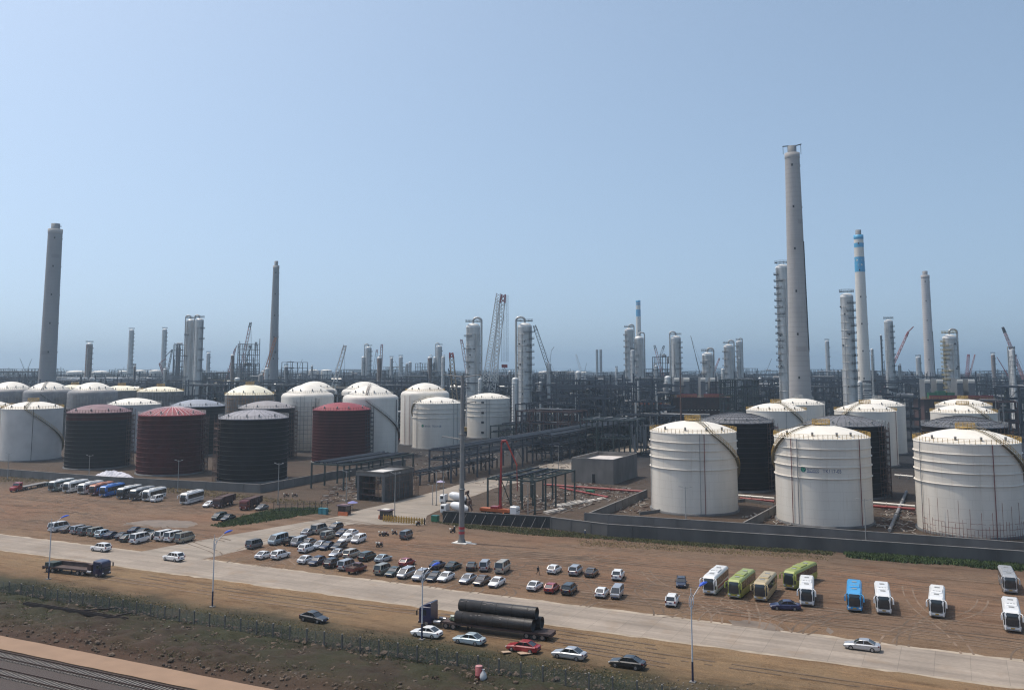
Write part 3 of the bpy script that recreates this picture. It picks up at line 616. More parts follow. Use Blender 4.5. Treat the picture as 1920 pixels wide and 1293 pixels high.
# ---------------------------------------------------------------- chimneys
def chimney(uv_top, uv_base, Y, wt, wb, label, body, bands=(), flue=True, lift=None, seed=1, crown=True):
    p = dp(*uv_top, Y); q = dp(*uv_base, Y); k = cos(math.atan2(p[0], Y)); x = (p[0]+q[0])/2; H = p[2]
    rt = wt*Y/FPX*k/2; rq = wb*Y/FPX*k/2; slope = (rq-rt)/(p[2]-q[2])
    R = lambda z: rt + (H-z)*slope*(1+.25*((H-z)/H)**3)
    t = thing('chimney', label, 'chimney', (x, Y, 0)); toc = atan2(-Y, -x)
    n = 40; zs = [H*i/40 for i in range(41)]
    MB().lathe([(R(z), z) for z in zs] + [(R(H)-.6, H), (R(H)-.6, H-3)], n).build('shaft', body, t)
    b = MB()
    for k_ in range(60):          # formwork joints
        z = H*(k_+.5)/60; b.lathe([(R(z)-.02,z-.08),(R(z)+.03,z-.05),(R(z)+.03,z+.05),(R(z)-.02,z+.08)], n)
    if not bands: b.build('formwork_joints', M_stack2 if body is M_stack2 else mat('chimney_joint',(.29,.275,.265),.9), t)
    for z0, z1, m in bands: MB().lathe([(R(z0)+.06,z0),(R(z1)+.06,z1)], n).build('painted_band', m, t)
    if crown: MB().lathe([(R(H)+.03,H-3.2),(R(H)+.18,H-3),(R(H)+.18,H+.1),(R(H),H+.1)], n).build('crown', M_stack if bands == () else M_blue, t)
    if flue:
        MB().lathe([(rt*.62,H-1),(rt*.62,H+4.2),(rt*.5,H+4.2),(rt*.5,H)], 24).build('flue', M_grey, t)
    wins = []
    for k_ in range(6):
        for da in (-.05, 1.6):
            z = H*(.98-.147*k_)-4; a = toc + da + .0
            MB().box(((R(z)-.1)*cos(a),(R(z)-.1)*sin(a),z),(.5,.9,1.3),rz=a).build('opening', M_black, t)
    if lift:
        b = MB()
        for i in range(26):
            z = lift[0] + (lift[1]-lift[0])*i/26; a = toc + 1.3; d = (R(z)+.12); z2 = lift[0] + (lift[1]-lift[0])*(i+1)/26
            for da in (-.06,.14): b.bar((d*cos(a+da),d*sin(a+da),z),((R(z2)+.12)*cos(a+da),(R(z2)+.12)*sin(a+da),z2),.25)
            b.bar((d*cos(a-.06),d*sin(a-.06),z),((R(z2)+.12)*cos(a+.14),(R(z2)+.12)*sin(a+.14),z2),.2); b.box(((R(z)+.05)*cos(a+.05),(R(z)+.05)*sin(a+.05),z),(.2,.8,(z2-z)*.98),rz=a+.05)
        b.build('ladder_shaft', M_black, t)
    return t, R, H, toc
M_stack2 = mat('chimney_concrete_grey', (.25,.25,.255), .9, scale=.06, var=.1); plate_seams(M_stack2, 2.6, 900, .3, .35)
t, R, H, toc = chimney((1484,288),(1502,745),500,28,40,'tallest grey concrete chimney, on the right, with a beam across its top', M_stack, lift=(50,110))
MB().bar((-5.2,0,H+4.0),(-2,0,H+4.3),.5).bar((2.6,0,H+4.6),(5.4,0,H+5.4),.5).bar((-2.2,0,H+4.4),(2.8,0,H+4.7),.35).bar((5,0,H-.5),(5,0,H+5),.2).bar((-5,0,H-.5),(-5,0,H+4),.2).build('top_beam', M_black, t)
t, R, H, toc = chimney((103.7,430),(88.5,715),660,28,33,'wide grey concrete chimney at far left', M_stack2)
MB().box((2.6,0,H+2.2),(3.4,.6,.5)).bar((2.3,0,H),(2.3,0,H+2.4),.5).build('top_beam', M_grey, t)
chimney((517,498),(512.5,720),820,11.5,19,'slim grey concrete chimney behind the left tank farm', M_stack2)
zz = lambda v, Y: dp(0, v, Y)[2]
YB = 720; t, R, H, toc = chimney((1609,441),(1622,725),YB,18,24,'white chimney with blue bands right of the tallest chimney', M_white, bands=((zz(449,YB),zz(441,YB),M_blue),(zz(464,YB),zz(456,YB),M_blue),(zz(510,YB),zz(482,YB),M_blue)))
for da, v in ((0,497),(-.9,488),(.8,488)):      # white swirl emblems on the blue band
    z0 = zz(v, YB); Rr = R(z0)+.1; n = 18
    for sx, off in ((1.9,0),(1.1,0)):
        vv = [(sx*cos(2*pi*i/n)*(1+.25*cos(2*pi*i/n)), .95*sx/1.9*sin(2*pi*i/n), 0) for i in range(n)]
        MB().add(on_cyl(vv, Rr+(.03 if sx < 1.5 else 0), toc+da, z0), [tuple(range(n))]).build('emblem', M_white if sx > 1.5 else M_blue, t)
chimney((1734.5,516),(1743.5,697),900,16,19,'pale concrete chimney farthest right', mat('pale_chimney',(.50,.47,.45),.8,scale=.06), lift=(30,75))
YB = 1500; chimney((1196.8,563),(1198,690),YB,8.5,10.5,'distant white chimney with blue bands above the twin gooseneck columns', M_white, bands=((zz(568,YB),zz(563,YB),M_blue),(zz(572,YB),zz(569,YB),M_blue),(zz(593,YB),zz(580,YB),M_blue)), flue=False)
for u, l in ((1119.5,'left one of the twin small grey stacks on the skyline'),(1126.5,'right one of the twin small grey stacks on the skyline')):
    chimney((u,655),(u,694),1900,4.6,4.8,l, M_grey, flue=False, crown=False)
# ---------------------------------------------------------------- process columns
def tower(u, vt, Y, wpx, label, m=M_clad, goose=None, plats=8, side=1, taper=1.0, pm=M_steelb, skirt=None, n2=0, crown=True, group='process columns'):
    p = dp(u, vt, Y); x = p[0]; H = p[2]; k = cos(atan2(x, Y)); r = wpx*Y/FPX*k/2; toc = atan2(-Y, -x)
    t = thing('process_tower', label, 'process column', (x, Y, 0), 0, group)
    rb = r*taper; Hs = H - r*.75
    prof = [(rb*1.08,0),(rb*1.04,Hs*.14),(rb,Hs*.15)]
    if taper > 1.02: prof += [(rb,Hs*.45),(r,Hs*.5)]
    prof += [(r,Hs)]
    MB().lathe(prof, 28).build('shell', m, t)
    MB().lathe([(r*1.02,Hs-.5)]+[(r*cos(q*pi/12), Hs + r*.55*sin(q*pi/12)) for q in range(0,7)], 28).build('head', M_cladw, t)
    rings = MB()
    for i in range(14):
        z = Hs*(.2+.78*i/14); rr = r if z > Hs*.5 else rb; rings.lathe([(rr,z-.22),(rr+.16,z-.18),(rr+.16,z+.18),(rr,z+.22)], 28)
    rings.build('stiffener_rings', mat('ring_pale',(.46,.45,.43),.5,.3) if m is M_clad else m, t)
    rd = random.Random(int(u*3+vt))
    far = Y > 780
    for i in range(plats):
        z = Hs*(.34 + .64*(i+.4)/plats); rr = r if z > Hs*.5 else rb; w = max(1.0, r*.32)
        c = toc + side*(pi/2*.95) + rd.uniform(-.3,.3); hw = rd.uniform(.9,1.5)
        b = MB(); b.lathe([(rr,z),(rr+w,z),(rr+w,z+.25),(rr,z+.25)], 12, a0=c-hw, a1=c+hw)
        for zz_ in (.65,1.2): b.lathe([(rr+w-.05,z+zz_-.05),(rr+w+.05,z+zz_-.05),(rr+w+.05,z+zz_+.05),(rr+w-.05,z+zz_+.05),(rr+w-.05,z+zz_-.05)], 12, a0=c-hw, a1=c+hw)
        for q in range(7):
            a = c-hw+2*hw*q/6; b.bar(((rr+w)*cos(a),(rr+w)*sin(a),z),((rr+w)*cos(a),(rr+w)*sin(a),z+1.2),.09)
        b.build('platform', pm, t)
    b = MB(); a = toc + side*.75; d = rb+.5
    for s_ in (-.35,.35):
        o_ = (-sin(a)*s_, cos(a)*s_, 0); b.bar(vadd((d*cos(a),d*sin(a),Hs*.1),o_), vadd((d*cos(a),d*sin(a),Hs),o_), .14)
    for i in range(40):
        z = Hs*(.1+.9*i/40); b.bar((d*cos(a)-.35*sin(a)*-1,d*sin(a)-.35*cos(a),z),(d*cos(a)-.35*sin(a),d*sin(a)+.35*cos(a),z),.08)
    b.build('ladder', pm, t)
    if crown:
        b = MB(); b.lathe([(r*.9,H),(r*1.12,H),(r*1.12,H+.25),(r*.9,H+.25)], 20)
        for i in range(12):
            q = 2*pi*i/12; b.bar((r*1.1*cos(q),r*1.1*sin(q),H-.5),(r*1.1*cos(q),r*1.1*sin(q),H+1.3),.1)
        for zz_ in (.7,1.3): b.lathe([(r*1.1-.05,H+zz_),(r*1.1+.05,H+zz_),(r*1.1+.05,H+zz_+.1),(r*1.1-.05,H+zz_+.1),(r*1.1-.05,H+zz_)], 20)
        b.build('top_platform', pm, t)
    if goose:
        g = goose; rp = r*.15; d = r*1.22; pts = [(0,0,H-r*.2),(g*.02*r,0,H+r*.16)]
        for q in range(9):
            a = pi - pi*q/8; pts.append((g*(d/2 + d/2*cos(a)), 0, H + r*.16 + d*.34*sin(a)))
        pts += [(g*d,0,Hs*.25)]
        MB().path(pts, rp, 10).build('overhead_pipe', M_clad, t)
        b = MB()
        for i in range(8): z = Hs*(.3+.68*i/8); b.box((g*r*1.1,0,z),(r*.3,.3,.3))
        b.build('pipe_bracket', M_steel, t)
    for i in range(n2):
        a = toc + rd.uniform(-1.2,1.2); z = Hs*rd.uniform(.25,.95); b = MB().tube((r*.9*cos(a),r*.9*sin(a),z),((r+.7)*cos(a),(r+.7)*sin(a),z),.45,n=10); b.build('nozzle', M_steel, t)
    MB().tube(((rb+.7)*cos(toc-side*.4),(rb+.7)*sin(toc-side*.4),2),((rb+.7)*cos(toc-side*.4),(rb+.7)*sin(toc-side*.4),Hs*.93),max(.2,r*.07),n=6).build('riser_pipe', M_clad, t)
    return t
TW = [
 (168,641,1050,13,'brown unclad column right of the wide left chimney',dict(m=M_rustc,plats=7)),
 (247,616,1250,10,'slim grey column, left of the two alike slim ones in the left distance',dict(plats=11,taper=1.15)),
 (309,615,1250,9.5,'slim grey column, right of the two alike slim ones in the left distance',dict(plats=11,taper=1.15)),
 (358,596,720,17,'left twin of the pair of tall silver columns behind the left farm',dict(goose=-1,plats=3,side=-1)),
 (374.5,595,712,16,'right twin of the pair of tall silver columns behind the left farm',dict(goose=-1,plats=6)),
 (391,660,1250,7.5,'small pale column just right of the twin silver columns',dict(plats=5)),
 (335,648,1100,9,'brown small column left of the twin silver columns',dict(m=M_rustc,plats=4)),
 (691,648,1150,12,'silver gooseneck column right of the pale lattice crane',dict(goose=-1,plats=7)),
 (681.5,667,1150,7,'short silver column hugging the left of the gooseneck one',dict(plats=3,crown=False)),
 (712,682,1200,5,'tiny silver column beside the red-tipped crane',dict(plats=2)),
 (734,669,1250,6,'thin stepped column in a steel frame, centre left distance',dict(plats=4)),
 (751.5,667,1250,7.5,'silver double-topped column centre left distance',dict(plats=3)),
 (763,680,1250,5,'shorter of the paired stubby columns, centre left distance',dict(plats=1,crown=False)),
 (769,677,1250,5.5,'taller of the paired stubby columns, centre left distance',dict(plats=1,crown=False)),
 (823.5,646,1150,11,'silver gooseneck column left of the dark red crane tip',dict(goose=-1,plats=6)),
 (815.5,668,1150,6,'short column hugging the left of the gooseneck one by the red crane tip',dict(plats=2,crown=False)),
 (887,603,620,26,'broad silver column with its gooseneck to the right, beside the huge white crane',dict(goose=1,plats=5,side=-1,n2=5)),
 (984,602,600,27,'broad silver column with its gooseneck to the left, right of the huge white crane',dict(goose=-1,plats=10,n2=6)),
 (966,706,580,12.5,'plain pale cylinder at the foot of the broad column right of the huge crane',dict(m=M_cladw,plats=0,crown=False)),
 (1179,613,770,16,'tall silver column before the distant blue-banded chimney',dict(goose=1,plats=9,side=-1)),
 (1198,628,800,17,'silver column below the distant blue-banded chimney, gooseneck to the right',dict(goose=1,plats=8,side=-1,crown=False)),
 (1267,627,830,19,'silver column with gooseneck to its left, centre right',dict(goose=-1,plats=9)),
 (1326,658,650,20,'squat silver column above the brown furnace block, gooseneck to the right',dict(goose=1,plats=4,side=-1,n2=2)),
 (1365.5,643,800,18,'silver column left of the slim leaning-looking one, gooseneck right',dict(goose=1,plats=6,side=-1)),
 (1385.5,637,880,11,'slim silver column farthest right of the centre group',dict(goose=1,plats=8,side=-1)),
 (1466,493,560,25,'tallest silver column, close left of the tallest chimney',dict(plats=16,side=-1,n2=5)),
 (1587,547,530,25,'silver column between the tallest and the blue-banded chimney',dict(plats=12,taper=1.13,n2=6)),
 (1665.5,597,720,17,'silver column right of the blue-banded chimney',dict(plats=11,taper=1.12)),
 (1550.5,637,1150,8,'slim dark column in the gap right of the tallest chimney',dict(plats=4)),
 (1779.5,624,600,27,'broad yellow-scaffolded column right of the pale chimney',dict(goose=1,plats=14,side=-1,pm=mat('yellow_scaffold',(.28,.22,.07),.7),n2=6)),
 (1896,653,620,13,'silver column at right edge with side pipe on its left',dict(goose=-1,plats=7,m=M_cladw)),
 (1861.5,662,1150,8,'small brownish column left of the right-edge column',dict(m=M_rustc,plats=5)),
 (1721,667,1150,9,'small silver column left of the pale chimney foot',dict(goose=1,plats=3)),
 (1252,703,640,12,'short silver vessel standing left of the brown furnace block',dict(m=M_cladw,plats=1,crown=False)),
 (1355,690,700,6,'thin pale vessel right of the squat gooseneck column',dict(m=M_cladw,plats=1,crown=False)),
 (1612,713,640,9,'pale vessel at the foot of the column left of the blue-banded chimney',dict(m=M_cladw,plats=0,crown=False)),
 (429,712,720,7.5,'shorter of two pale upright vessels behind the left farm',dict(m=M_cladw,plats=0,crown=False)),
 (445,706,740,10.5,'taller of two pale upright vessels behind the left farm',dict(m=M_cladw,plats=0,crown=False)),
 (1651.5,627,1000,3.5,'thin dark mast column left of the right silver column',dict(m=M_steelb,plats=6,crown=False)),
 (1013,715,640,6,'small silver drum column between the broad columns and dark frames',dict(plats=1,crown=False)),
]
for u, v, Y, wp, lab, kw in TW: tower(u, v, Y, wp, lab, **kw)
# ---------------------------------------------------------------- cranes
def lattice(b, p0, p1, w0, w1, n, r):
    d = norm(vsub(p1, p0)); a = norm(cross(d, (0,0,1)) if abs(d[2]) < .98 else (1,0,0)); c = cross(a, d); prev = None
    for i in range(n+1):
        t = i/n; q = lerp(p0, p1, t); k = (w0 + (w1-w0)*t)/2
        cur = [tuple(q[j] + k*(sa*a[j] + sc*c[j]) for j in range(3)) for sa, sc in ((1,1),(-1,1),(-1,-1),(1,-1))]
        if prev:
            for j in range(4):
                b.bar(prev[j], cur[j], r); b.bar(prev[j], cur[(j+1) % 4], r*.6)
        prev = cur
def crane(tip, base, Y, wpx, label, m, tm=None, kind='lattice', Yt=None, hook=None, mast=None, jib=None, body=M_yel, n=16, thin=1.0):
    P = dp(*tip, Yt or Y); Q = dp(*base, Y); 
    if Q[2] > 3.2:
        k = (P[2]-3)/(P[2]-Q[2]); Q = lerp(P, Q, k)
    elif Q[2] < 2.5: k = (P[2]-3)/(P[2]-Q[2]); Q = lerp(P, Q, k)
    o = (Q[0], Q[1], 0); t = thing('crane', label, 'crane', o); P = vsub(P, o); Q = vsub(Q, o); wd = wpx*Y/FPX
    sgn = 1 if P[0] < Q[0] else -1
    MB().box((sgn*2.5,0,1.1),(8,.9,1.6)).box((sgn*2.5,4,1.1),(8,.9,1.6)).build('crawler_tracks', M_black, t)
    MB().b2(-1.5+sgn*2.5-3,1.5+sgn*2.5+3,.6,3.6,1.9,4.2).build('machine_house', body, t)
    MB().b2(-sgn*2.2,-sgn*.4,3.0,4.6,2.0,4.4).build('cab', M_glass, t)
    b = MB(); r = max(.32, wd*.12)*thin
    if kind == 'lattice': lattice(b, Q, lerp(Q, P, .1), wd*.3, wd, 3, r); lattice(b, lerp(Q, P, .1), lerp(Q, P, .93), wd, wd*.85, n, r)
    else:
        for k in range(4): b.tube(lerp(Q, P, k*.22), lerp(Q, P, min(.93, k*.22+.27)), wd*(.55-.09*k), n=4, smooth=False)
    b.build('boom', m, t)
    b = MB(); lattice(b, lerp(Q, P, .93), P, wd*.85, wd*.6, 2, r*1.5) if kind == 'lattice' else b.tube(lerp(Q, P, .9), P, wd*.22, n=4); b.build('boom_tip', tm or m, t)
    b = MB(); back = (sgn*7, 0, 4); b.bar(P, back, max(.08,wd*.03)) 
    if mast:
        M_ = vsub(dp(*mast, Y), o); lattice(b, (sgn*2,0,4), M_, wd*.5, wd*.35, 8, r*.8); b.bar(P, M_, .2)
    b.build('back_stay', M_steelb, t)
    if hook:
        h_ = vsub(dp(*hook, Yt or Y), o); h_ = (P[0], P[1], max(6, h_[2])); b = MB().bar(P, h_, max(.1, wd*.05)); b.build('hoist_rope', M_steel, t)
        MB().box(h_, (wd*.7, wd*.5, wd*.9)).build('hook_block', M_black, t)
    if jib:
        J = vsub(dp(*jib, Y), o); b = MB(); lattice(b, P, J, wd*.5, wd*.3, 6, r*.7); b.build('jib', tm or m, t)
    return t
M_cr = mat('crane_red_white', (.42,.20,.19), .6, var=.4, scale=.12); M_cw = mat('crane_white', (.62,.60,.56), .6); M_cd = mat('crane_dark', (.06,.065,.075), .6); M_crr = mat('crane_red', (.28,.04,.04), .6); M_co = mat('crane_orange', (.42,.17,.08), .6); M_cp = mat('crane_pale_blue', (.36,.42,.45), .6)
CR = [
 ((470,604),(453,690),1050,4.5,'red and white lattice crane left of the slim chimney',M_cr,dict(tm=M_cd,hook=(471,650),mast=(472,645))),
 ((480.5,641),(473,695),1200,4,'pale lattice crane just right of the red and white one',M_cp,dict(tm=M_cd)),
 ((441,654),(431,690),1100,3,'small red knuckled crane left of the red-white crane',M_crr,dict(jib=(444,648))),
 ((517,632),(499,692),790,4.5,'orange lattice crane leaning across the slim chimney',M_co,dict(hook=(519,660))),
 ((486,678),(474,694),1100,1.8,'short dark boom crane left of the orange crane',M_cd,dict(kind='box')),
 ((647,647),(622,738),620,7,'pale lattice crane with hanging rope in front of the centre left tanks',M_cw,dict(hook=(649,720))),
 ((716,645),(714,690),1000,4.5,'red-topped upright crane right of the small gooseneck column',M_cr,dict(tm=M_crr)),
 ((707,655),(702,690),1100,4,'grey crane left of the red-topped upright crane',M_cp,dict(tm=M_crr,thin=.7)),
 ((740,675),(748,693),1200,1.8,'tiny pale telescopic crane centre left distance',M_cw,dict(kind='box')),
 ((846,661),(853,745),560,9,'dark red topped lattice crane left of the broad silver column',mat('crane_tan',(.26,.20,.13),.6),dict(tm=M_crr,mast=(842,690),thin=1.35)),
 ((865,636),(874,690),800,5,'red-tipped crane peeping from behind the broad silver column',M_cr,dict(tm=M_crr)),
 ((1002,610),(1032,700),760,7,'dark lattice crane sloping down right from the broad column',M_cd,dict(n=22)),
 ((1080,664),(1088,692),1500,3,'pale crane on the skyline left of the twin small stacks',M_cw,dict(thin=.8)),
 ((1034,657),(1030,690),1300,1.6,'thin dark crane right of the dark lattice crane',M_cd,dict(kind='box',jib=(1039,650))),
 ((1055,701),(1047,728),700,1.6,'dark telescopic boom above the dark steel frames',M_cd,dict(kind='box')),
 ((1295,629),(1311,694),820,2.2,'telescopic crane left of the squat gooseneck column',M_cd,dict(kind='box')),
 ((1264,682),(1273,727),650,2.2,'dark telescopic boom over the left half of the brown furnace block',M_cd,dict(kind='box')),
 ((1212,697),(1236,730),640,1.8,'dark thin boom left of the brown furnace block',M_cd,dict(kind='box')),
 ((1227,647),(1239,690),1150,4,'pale red crane, left arm of the crossing pair in the centre right',M_cr,dict(tm=M_cd)),
 ((1245,648),(1230,690),1100,4,'grey crane, right arm of the crossing pair in the centre right',M_cp,dict(tm=M_cd,hook=(1246,665))),
 ((1349,671),(1341,692),1100,2.5,'small pink crane right of the squat gooseneck column',M_cr,dict()),
 ((1703,622),(1684,664),900,3.2,'red and white luffing crane left of the pale chimney',M_cr,dict(tm=M_crr,jib=(1713,612))),
 ((1880,613),(1897,655),800,4,'red and white crane behind the right-edge column',M_cr,dict(tm=M_cd)),
 ((1816,664),(1814,692),1200,4,'upright red crane right of the yellow-scaffolded column',M_crr,dict()),
 ((1828,664),(1821,692),1200,2,'thin pinkish crane beside the upright red one at right',M_cr,dict(thin=.7)),
 ((1869,669),(1884,694),1000,2.6,'small dark red crane sloping right near the right edge',M_crr,dict(kind='box')),
 ((1703,692),(1727,726),640,2.0,'dark boom left of the second furnace block',M_cd,dict(kind='box')),
 ((1820,690),(1806,745),600,2.4,'dark red boom rising over the second furnace block',mat('boom_maroon',(.09,.03,.03),.6),dict(kind='box')),
 ((37,671),(46,694),1600,2,'faint crane on the left skyline leaning left',M_cp,dict(kind='box')),
 ((60,672),(51,694),1600,2,'faint crane on the left skyline leaning right',M_cp,dict(kind='box')),
 ((299,681),(304,694),1200,3,'small red crane at the foot of the second slim column',M_crr,dict(jib=(311,672))),
 ((567,673),(560,692),1400,1.2,'thin crane on the skyline right of the slim chimney',M_cd,dict(kind='box')),
 ((323,655),(316,690),1150,2.6,'grey slewing crane right of the second slim column',M_cd,dict(jib=(310,668))),
 ((1100,680),(1097,694),1600,1.3,'tiny thin crane right of the pale skyline crane',M_cd,dict(kind='box')),
 ((1447,672),(1438,694),1300,1.2,'thin crane on the skyline left of the tallest column',M_cd,dict(kind='box')),
]
for tip, base, Y, wp, lab, m, kw in CR: crane(tip, base, Y, wp, lab, m, **kw)
# the huge white ringer crane with two booms
t = crane((944,552),(924,720),690,11,'huge white lattice crane with twin booms and red head between the broad silver columns', M_cw, tm=M_crr, n=26, thin=1.2)
o = tuple(t.location)
b = MB(); P = vsub(dp(935,550,700), o); Q = vsub(dp(909,725,700), o); lattice(b, Q, P, 4.4, 3.4, 30, .55); b.build('boom', M_cw, t)
b = MB(); P = vsub(dp(935,560,715), o); Q = vsub(dp(929,735,715), o); lattice(b, Q, P, 3.4, 2.4, 24, .45); b.build('back_mast', M_cw, t)
b = MB()
for u in (941,945,949,952.5): b.bar(vsub(dp(u,553,690), o), vsub(dp(u,678,690), o), .42)
b.build('hoist_rope', M_cp, t)
MB().box(vsub(dp(946,686,690), o), (4.5,2,2.5)).build('hook_block', M_crr, t); b = MB(); q = vsub(dp(946,688,690), o)
for sx in (-3,3): b.bar(q, (q[0]+sx, q[1], q[2]-9), .3)
b.build('sling', M_black, t)
# ---------------------------------------------------------------- steel process frames of the refinery
LM = [(20,'the left edge'),(88,'the wide left chimney'),(168,'the brown column'),(247,'the first slim column'),(309,'the second slim column'),(366,'the twin silver columns'),(452,'the red-white crane'),(513,'the slim chimney'),(580,'the bright white tank'),(640,'the pale lattice crane'),(691,'the small gooseneck column'),(752,'the double-topped column'),(823,'the far gooseneck column'),(887,'the left broad column'),(925,'the huge white crane'),(984,'the right broad column'),(1032,'the dark lattice boom'),(1080,'the pale skyline crane'),(1123,'the twin small stacks'),(1188,'the distant banded chimney'),(1267,'the leftward gooseneck column'),(1326,'the squat column'),(1376,'the slim right-of-centre column'),(1466,'the tallest column'),(1500,'the tallest chimney'),(1590,'the tapered column'),(1622,'the white and blue chimney'),(1665,'the right silver column'),(1743,'the pale chimney'),(1780,'the yellow-scaffolded column'),(1896,'the right-edge column')]
USED = set()
def flabel(u, row, look):
    k = min(LM, key=lambda q: abs(q[0]-u)); sd = 'behind' if abs(k[0]-u) < 8 else ('left of' if u < k[0] else 'right of')
    s = f'{look}, {row} refinery row, {sd} {k[1]}'
    k2 = min([q for q in LM if q != k], key=lambda q: abs(q[0]-u))
    if s in USED: s = f'{look}, {row} row, between {k[1]} and {k2[1]}'
    o_ = s; j = 0
    while s in USED: s = o_ + (', nearer the first', ', nearer the second', ', midway')[j]; j += 1
    USED.add(s); return s
FM = [M_steel, M_steelb, M_steel, M_steelg, M_steelb]
def frame(u, Y, wpx, vt, row, rd, m=None):
    p = dp(u, vt, Y); w = wpx*Y/FPX; d = rd.uniform(14,28); H = max(9, p[2]); lv = max(2, int(H/rd.uniform(4.5,6.5))); nx = max(2, int(w/6.5)); ny = 3
    m = m or rd.choice(FM); look = {id(M_steel):'dark frame',id(M_steelb):'blue-grey frame',id(M_steelg):'green-grey frame',id(M_brown):'red-brown frame'}[id(m)]
    vs = rd.choice((0,0,0,1,1,2)); look += ('', ' with one drum', ' with two drums', ' with three drums')[vs]
    t = thing('process_unit', flabel(u, row, look), 'steel structure', (p[0], Y, 0), SITE + rd.choice((0,0,pi/2)), 'steel frames of the refinery')
    b = MB(); cw = .55
    for i in range(nx+1):
        for j in range(ny+1):
            hh = H*(1 if rd.random() < .75 else rd.uniform(.6,1.15)); b.bar((-w/2+w*i/nx,-d/2+d*j/ny,0),(-w/2+w*i/nx,-d/2+d*j/ny,hh),cw)
    for l_ in range(1, lv+1):
        z = H*l_/lv
        for j in range(ny+1): b.bar((-w/2,-d/2+d*j/ny,z),(w/2,-d/2+d*j/ny,z),.5)
        for i in range(nx+1): b.bar((-w/2+w*i/nx,-d/2,z),(-w/2+w*i/nx,d/2,z),.45)
        for i in range(nx):
            if rd.random() < .3: b.bar((-w/2+w*i/nx,-d/2,z-H/lv),(-w/2+w*(i+1)/nx,-d/2,z),.3)
    b.build('steel_frame', m, t)
    b = MB()
    for l_ in range(1, lv+1):
        z = H*l_/lv
        for i in range(nx):
            if rd.random() < .78: b.b2(-w/2+w*i/nx+.3,-w/2+w*(i+1)/nx-.3,-d/2+.3,d/2-rd.choice((.3,d*.4)),z-.2,z-.05)
    b.build('deck', M_steel if m is not M_steel else M_steelb, t)
    b = MB(); z0 = 0
    for k in range(rd.randint(6,12)):
        z = H*rd.randint(1,lv)/lv+.5; y = rd.uniform(-d/2,d/2); x0 = rd.uniform(-w/2,0); b.tube((x0,y,z),(x0+rd.uniform(w*.3,w*.7),y,z),rd.uniform(.2,.5),n=6)
        x = rd.uniform(-w/2,w/2); b.tube((x,-d/2-.5,rd.uniform(0,H*.4)),(x,-d/2-.5,H*rd.uniform(.5,1.05)),rd.uniform(.15,.45),n=6)
    b.build('pipes', rd.choice((M_grey,M_steel,M_steelb,M_steelb,M_steel)), t)
    for k in range(vs):
        x = rd.uniform(-w*.4,w*.4); z = H*rd.randint(1,lv)/lv; r = rd.uniform(1.0,2.0)
        b = MB()
        if rd.random() < .6: b.tube((x-4,0,z+r),(x+4,0,z+r),r,n=14); b.tube((x-4.6,0,z+r),(x-4,0,z+r),r*.5,r,n=14); b.tube((x+4,0,z+r),(x+4.6,0,z+r),r,r*.5,n=14)
        else: b.lathe([(r,z),(r,z+5),(r*.7,z+5.7),(0,z+6)],14,c=(x,-d/4,0))
        b.build('drum', M_grey, t)
    if rd.random() < .5:
        b = MB()
        for k in range(10): b.bar((-w/2+w*k/9,-d/2,H),(-w/2+w*k/9,-d/2,H+1.3),.12)
        for zz_ in (.7,1.3): b.bar((-w/2,-d/2,H+zz_),(w/2,-d/2,H+zz_),.1)
        b.build('guard_rail', rd.choice((M_yel,M_rail,M_steelb,M_steelb)), t)
    return t
rd = random.Random(21)
def row(u0, u1, Y, vt, wp, gap, name, skip=()):
    u = u0
    while u < u1:
        wq = wp*rd.uniform(.7,1.4); uc = u + wq/2
        if not any(a < uc < b_ for a, b_ in skip): frame(uc, Y*rd.uniform(.94,1.06), wq, rd.gauss(vt[0], vt[1]), name, rd)
        u += wq + gap*rd.uniform(.2,1.6)
row(-20, 1940, 1650, (694,3.0), 62, 12, 'farthest')
row(-20, 1940, 1150, (701,4.5), 66, 10, 'third')
row(-20, 1940, 840, (711,6), 74, 12, 'second', skip=((1490,1530),))
row(-20, 1940, 740, (722,6), 80, 6, 'nearer', skip=((340,400),(1240,1370),(1490,1530),(1570,1630),(1720,1860)))
row(240, 1940, 640, (731,8), 84, 8, 'nearest', skip=((1455,1530),(1560,1625),(1240,1370),(1715,1865)))
frame(1085, 560, 58, 714, 'nearest', rd, M_steel); frame(1145, 555, 70, 742, 'nearest', rd, M_steel); frame(1020, 520, 70, 757, 'nearest', rd, M_steel); frame(1035, 480, 110, 770, 'nearest', rd, M_brown); frame(1210, 530, 60, 752, 'nearest', rd, M_steel)
frame(40, 860, 120, 706, 'second', rd, M_steelb); frame(440, 560, 90, 735, 'nearest', rd, M_steel); frame(640, 540, 150, 740, 'nearest', rd, M_steel); frame(760, 560, 110, 733, 'nearest', rd, M_steel); frame(1240, 470, 150, 778, 'nearest', rd, M_steel); frame(1150, 440, 90, 785, 'nearest', rd, M_steelg)
frame(1385, 560, 60, 712, 'nearest', rd, M_steelg); frame(1870, 520, 60, 752, 'nearest', rd, M_brown); frame(1900, 560, 60, 725, 'nearest', rd, M_steel); frame(1690, 520, 60, 745, 'nearest', rd, M_steel); frame(340, 1080, 14, 646, 'third', rd, M_steelb)
for u, Y, wp, vt in ((460,1000,40,682),(467,1000,10,645),(553,1000,24,679),(1245,900,22,669),(797,1150,13,681)): frame(u, Y, wp, vt, 'second', rd, M_steelb)
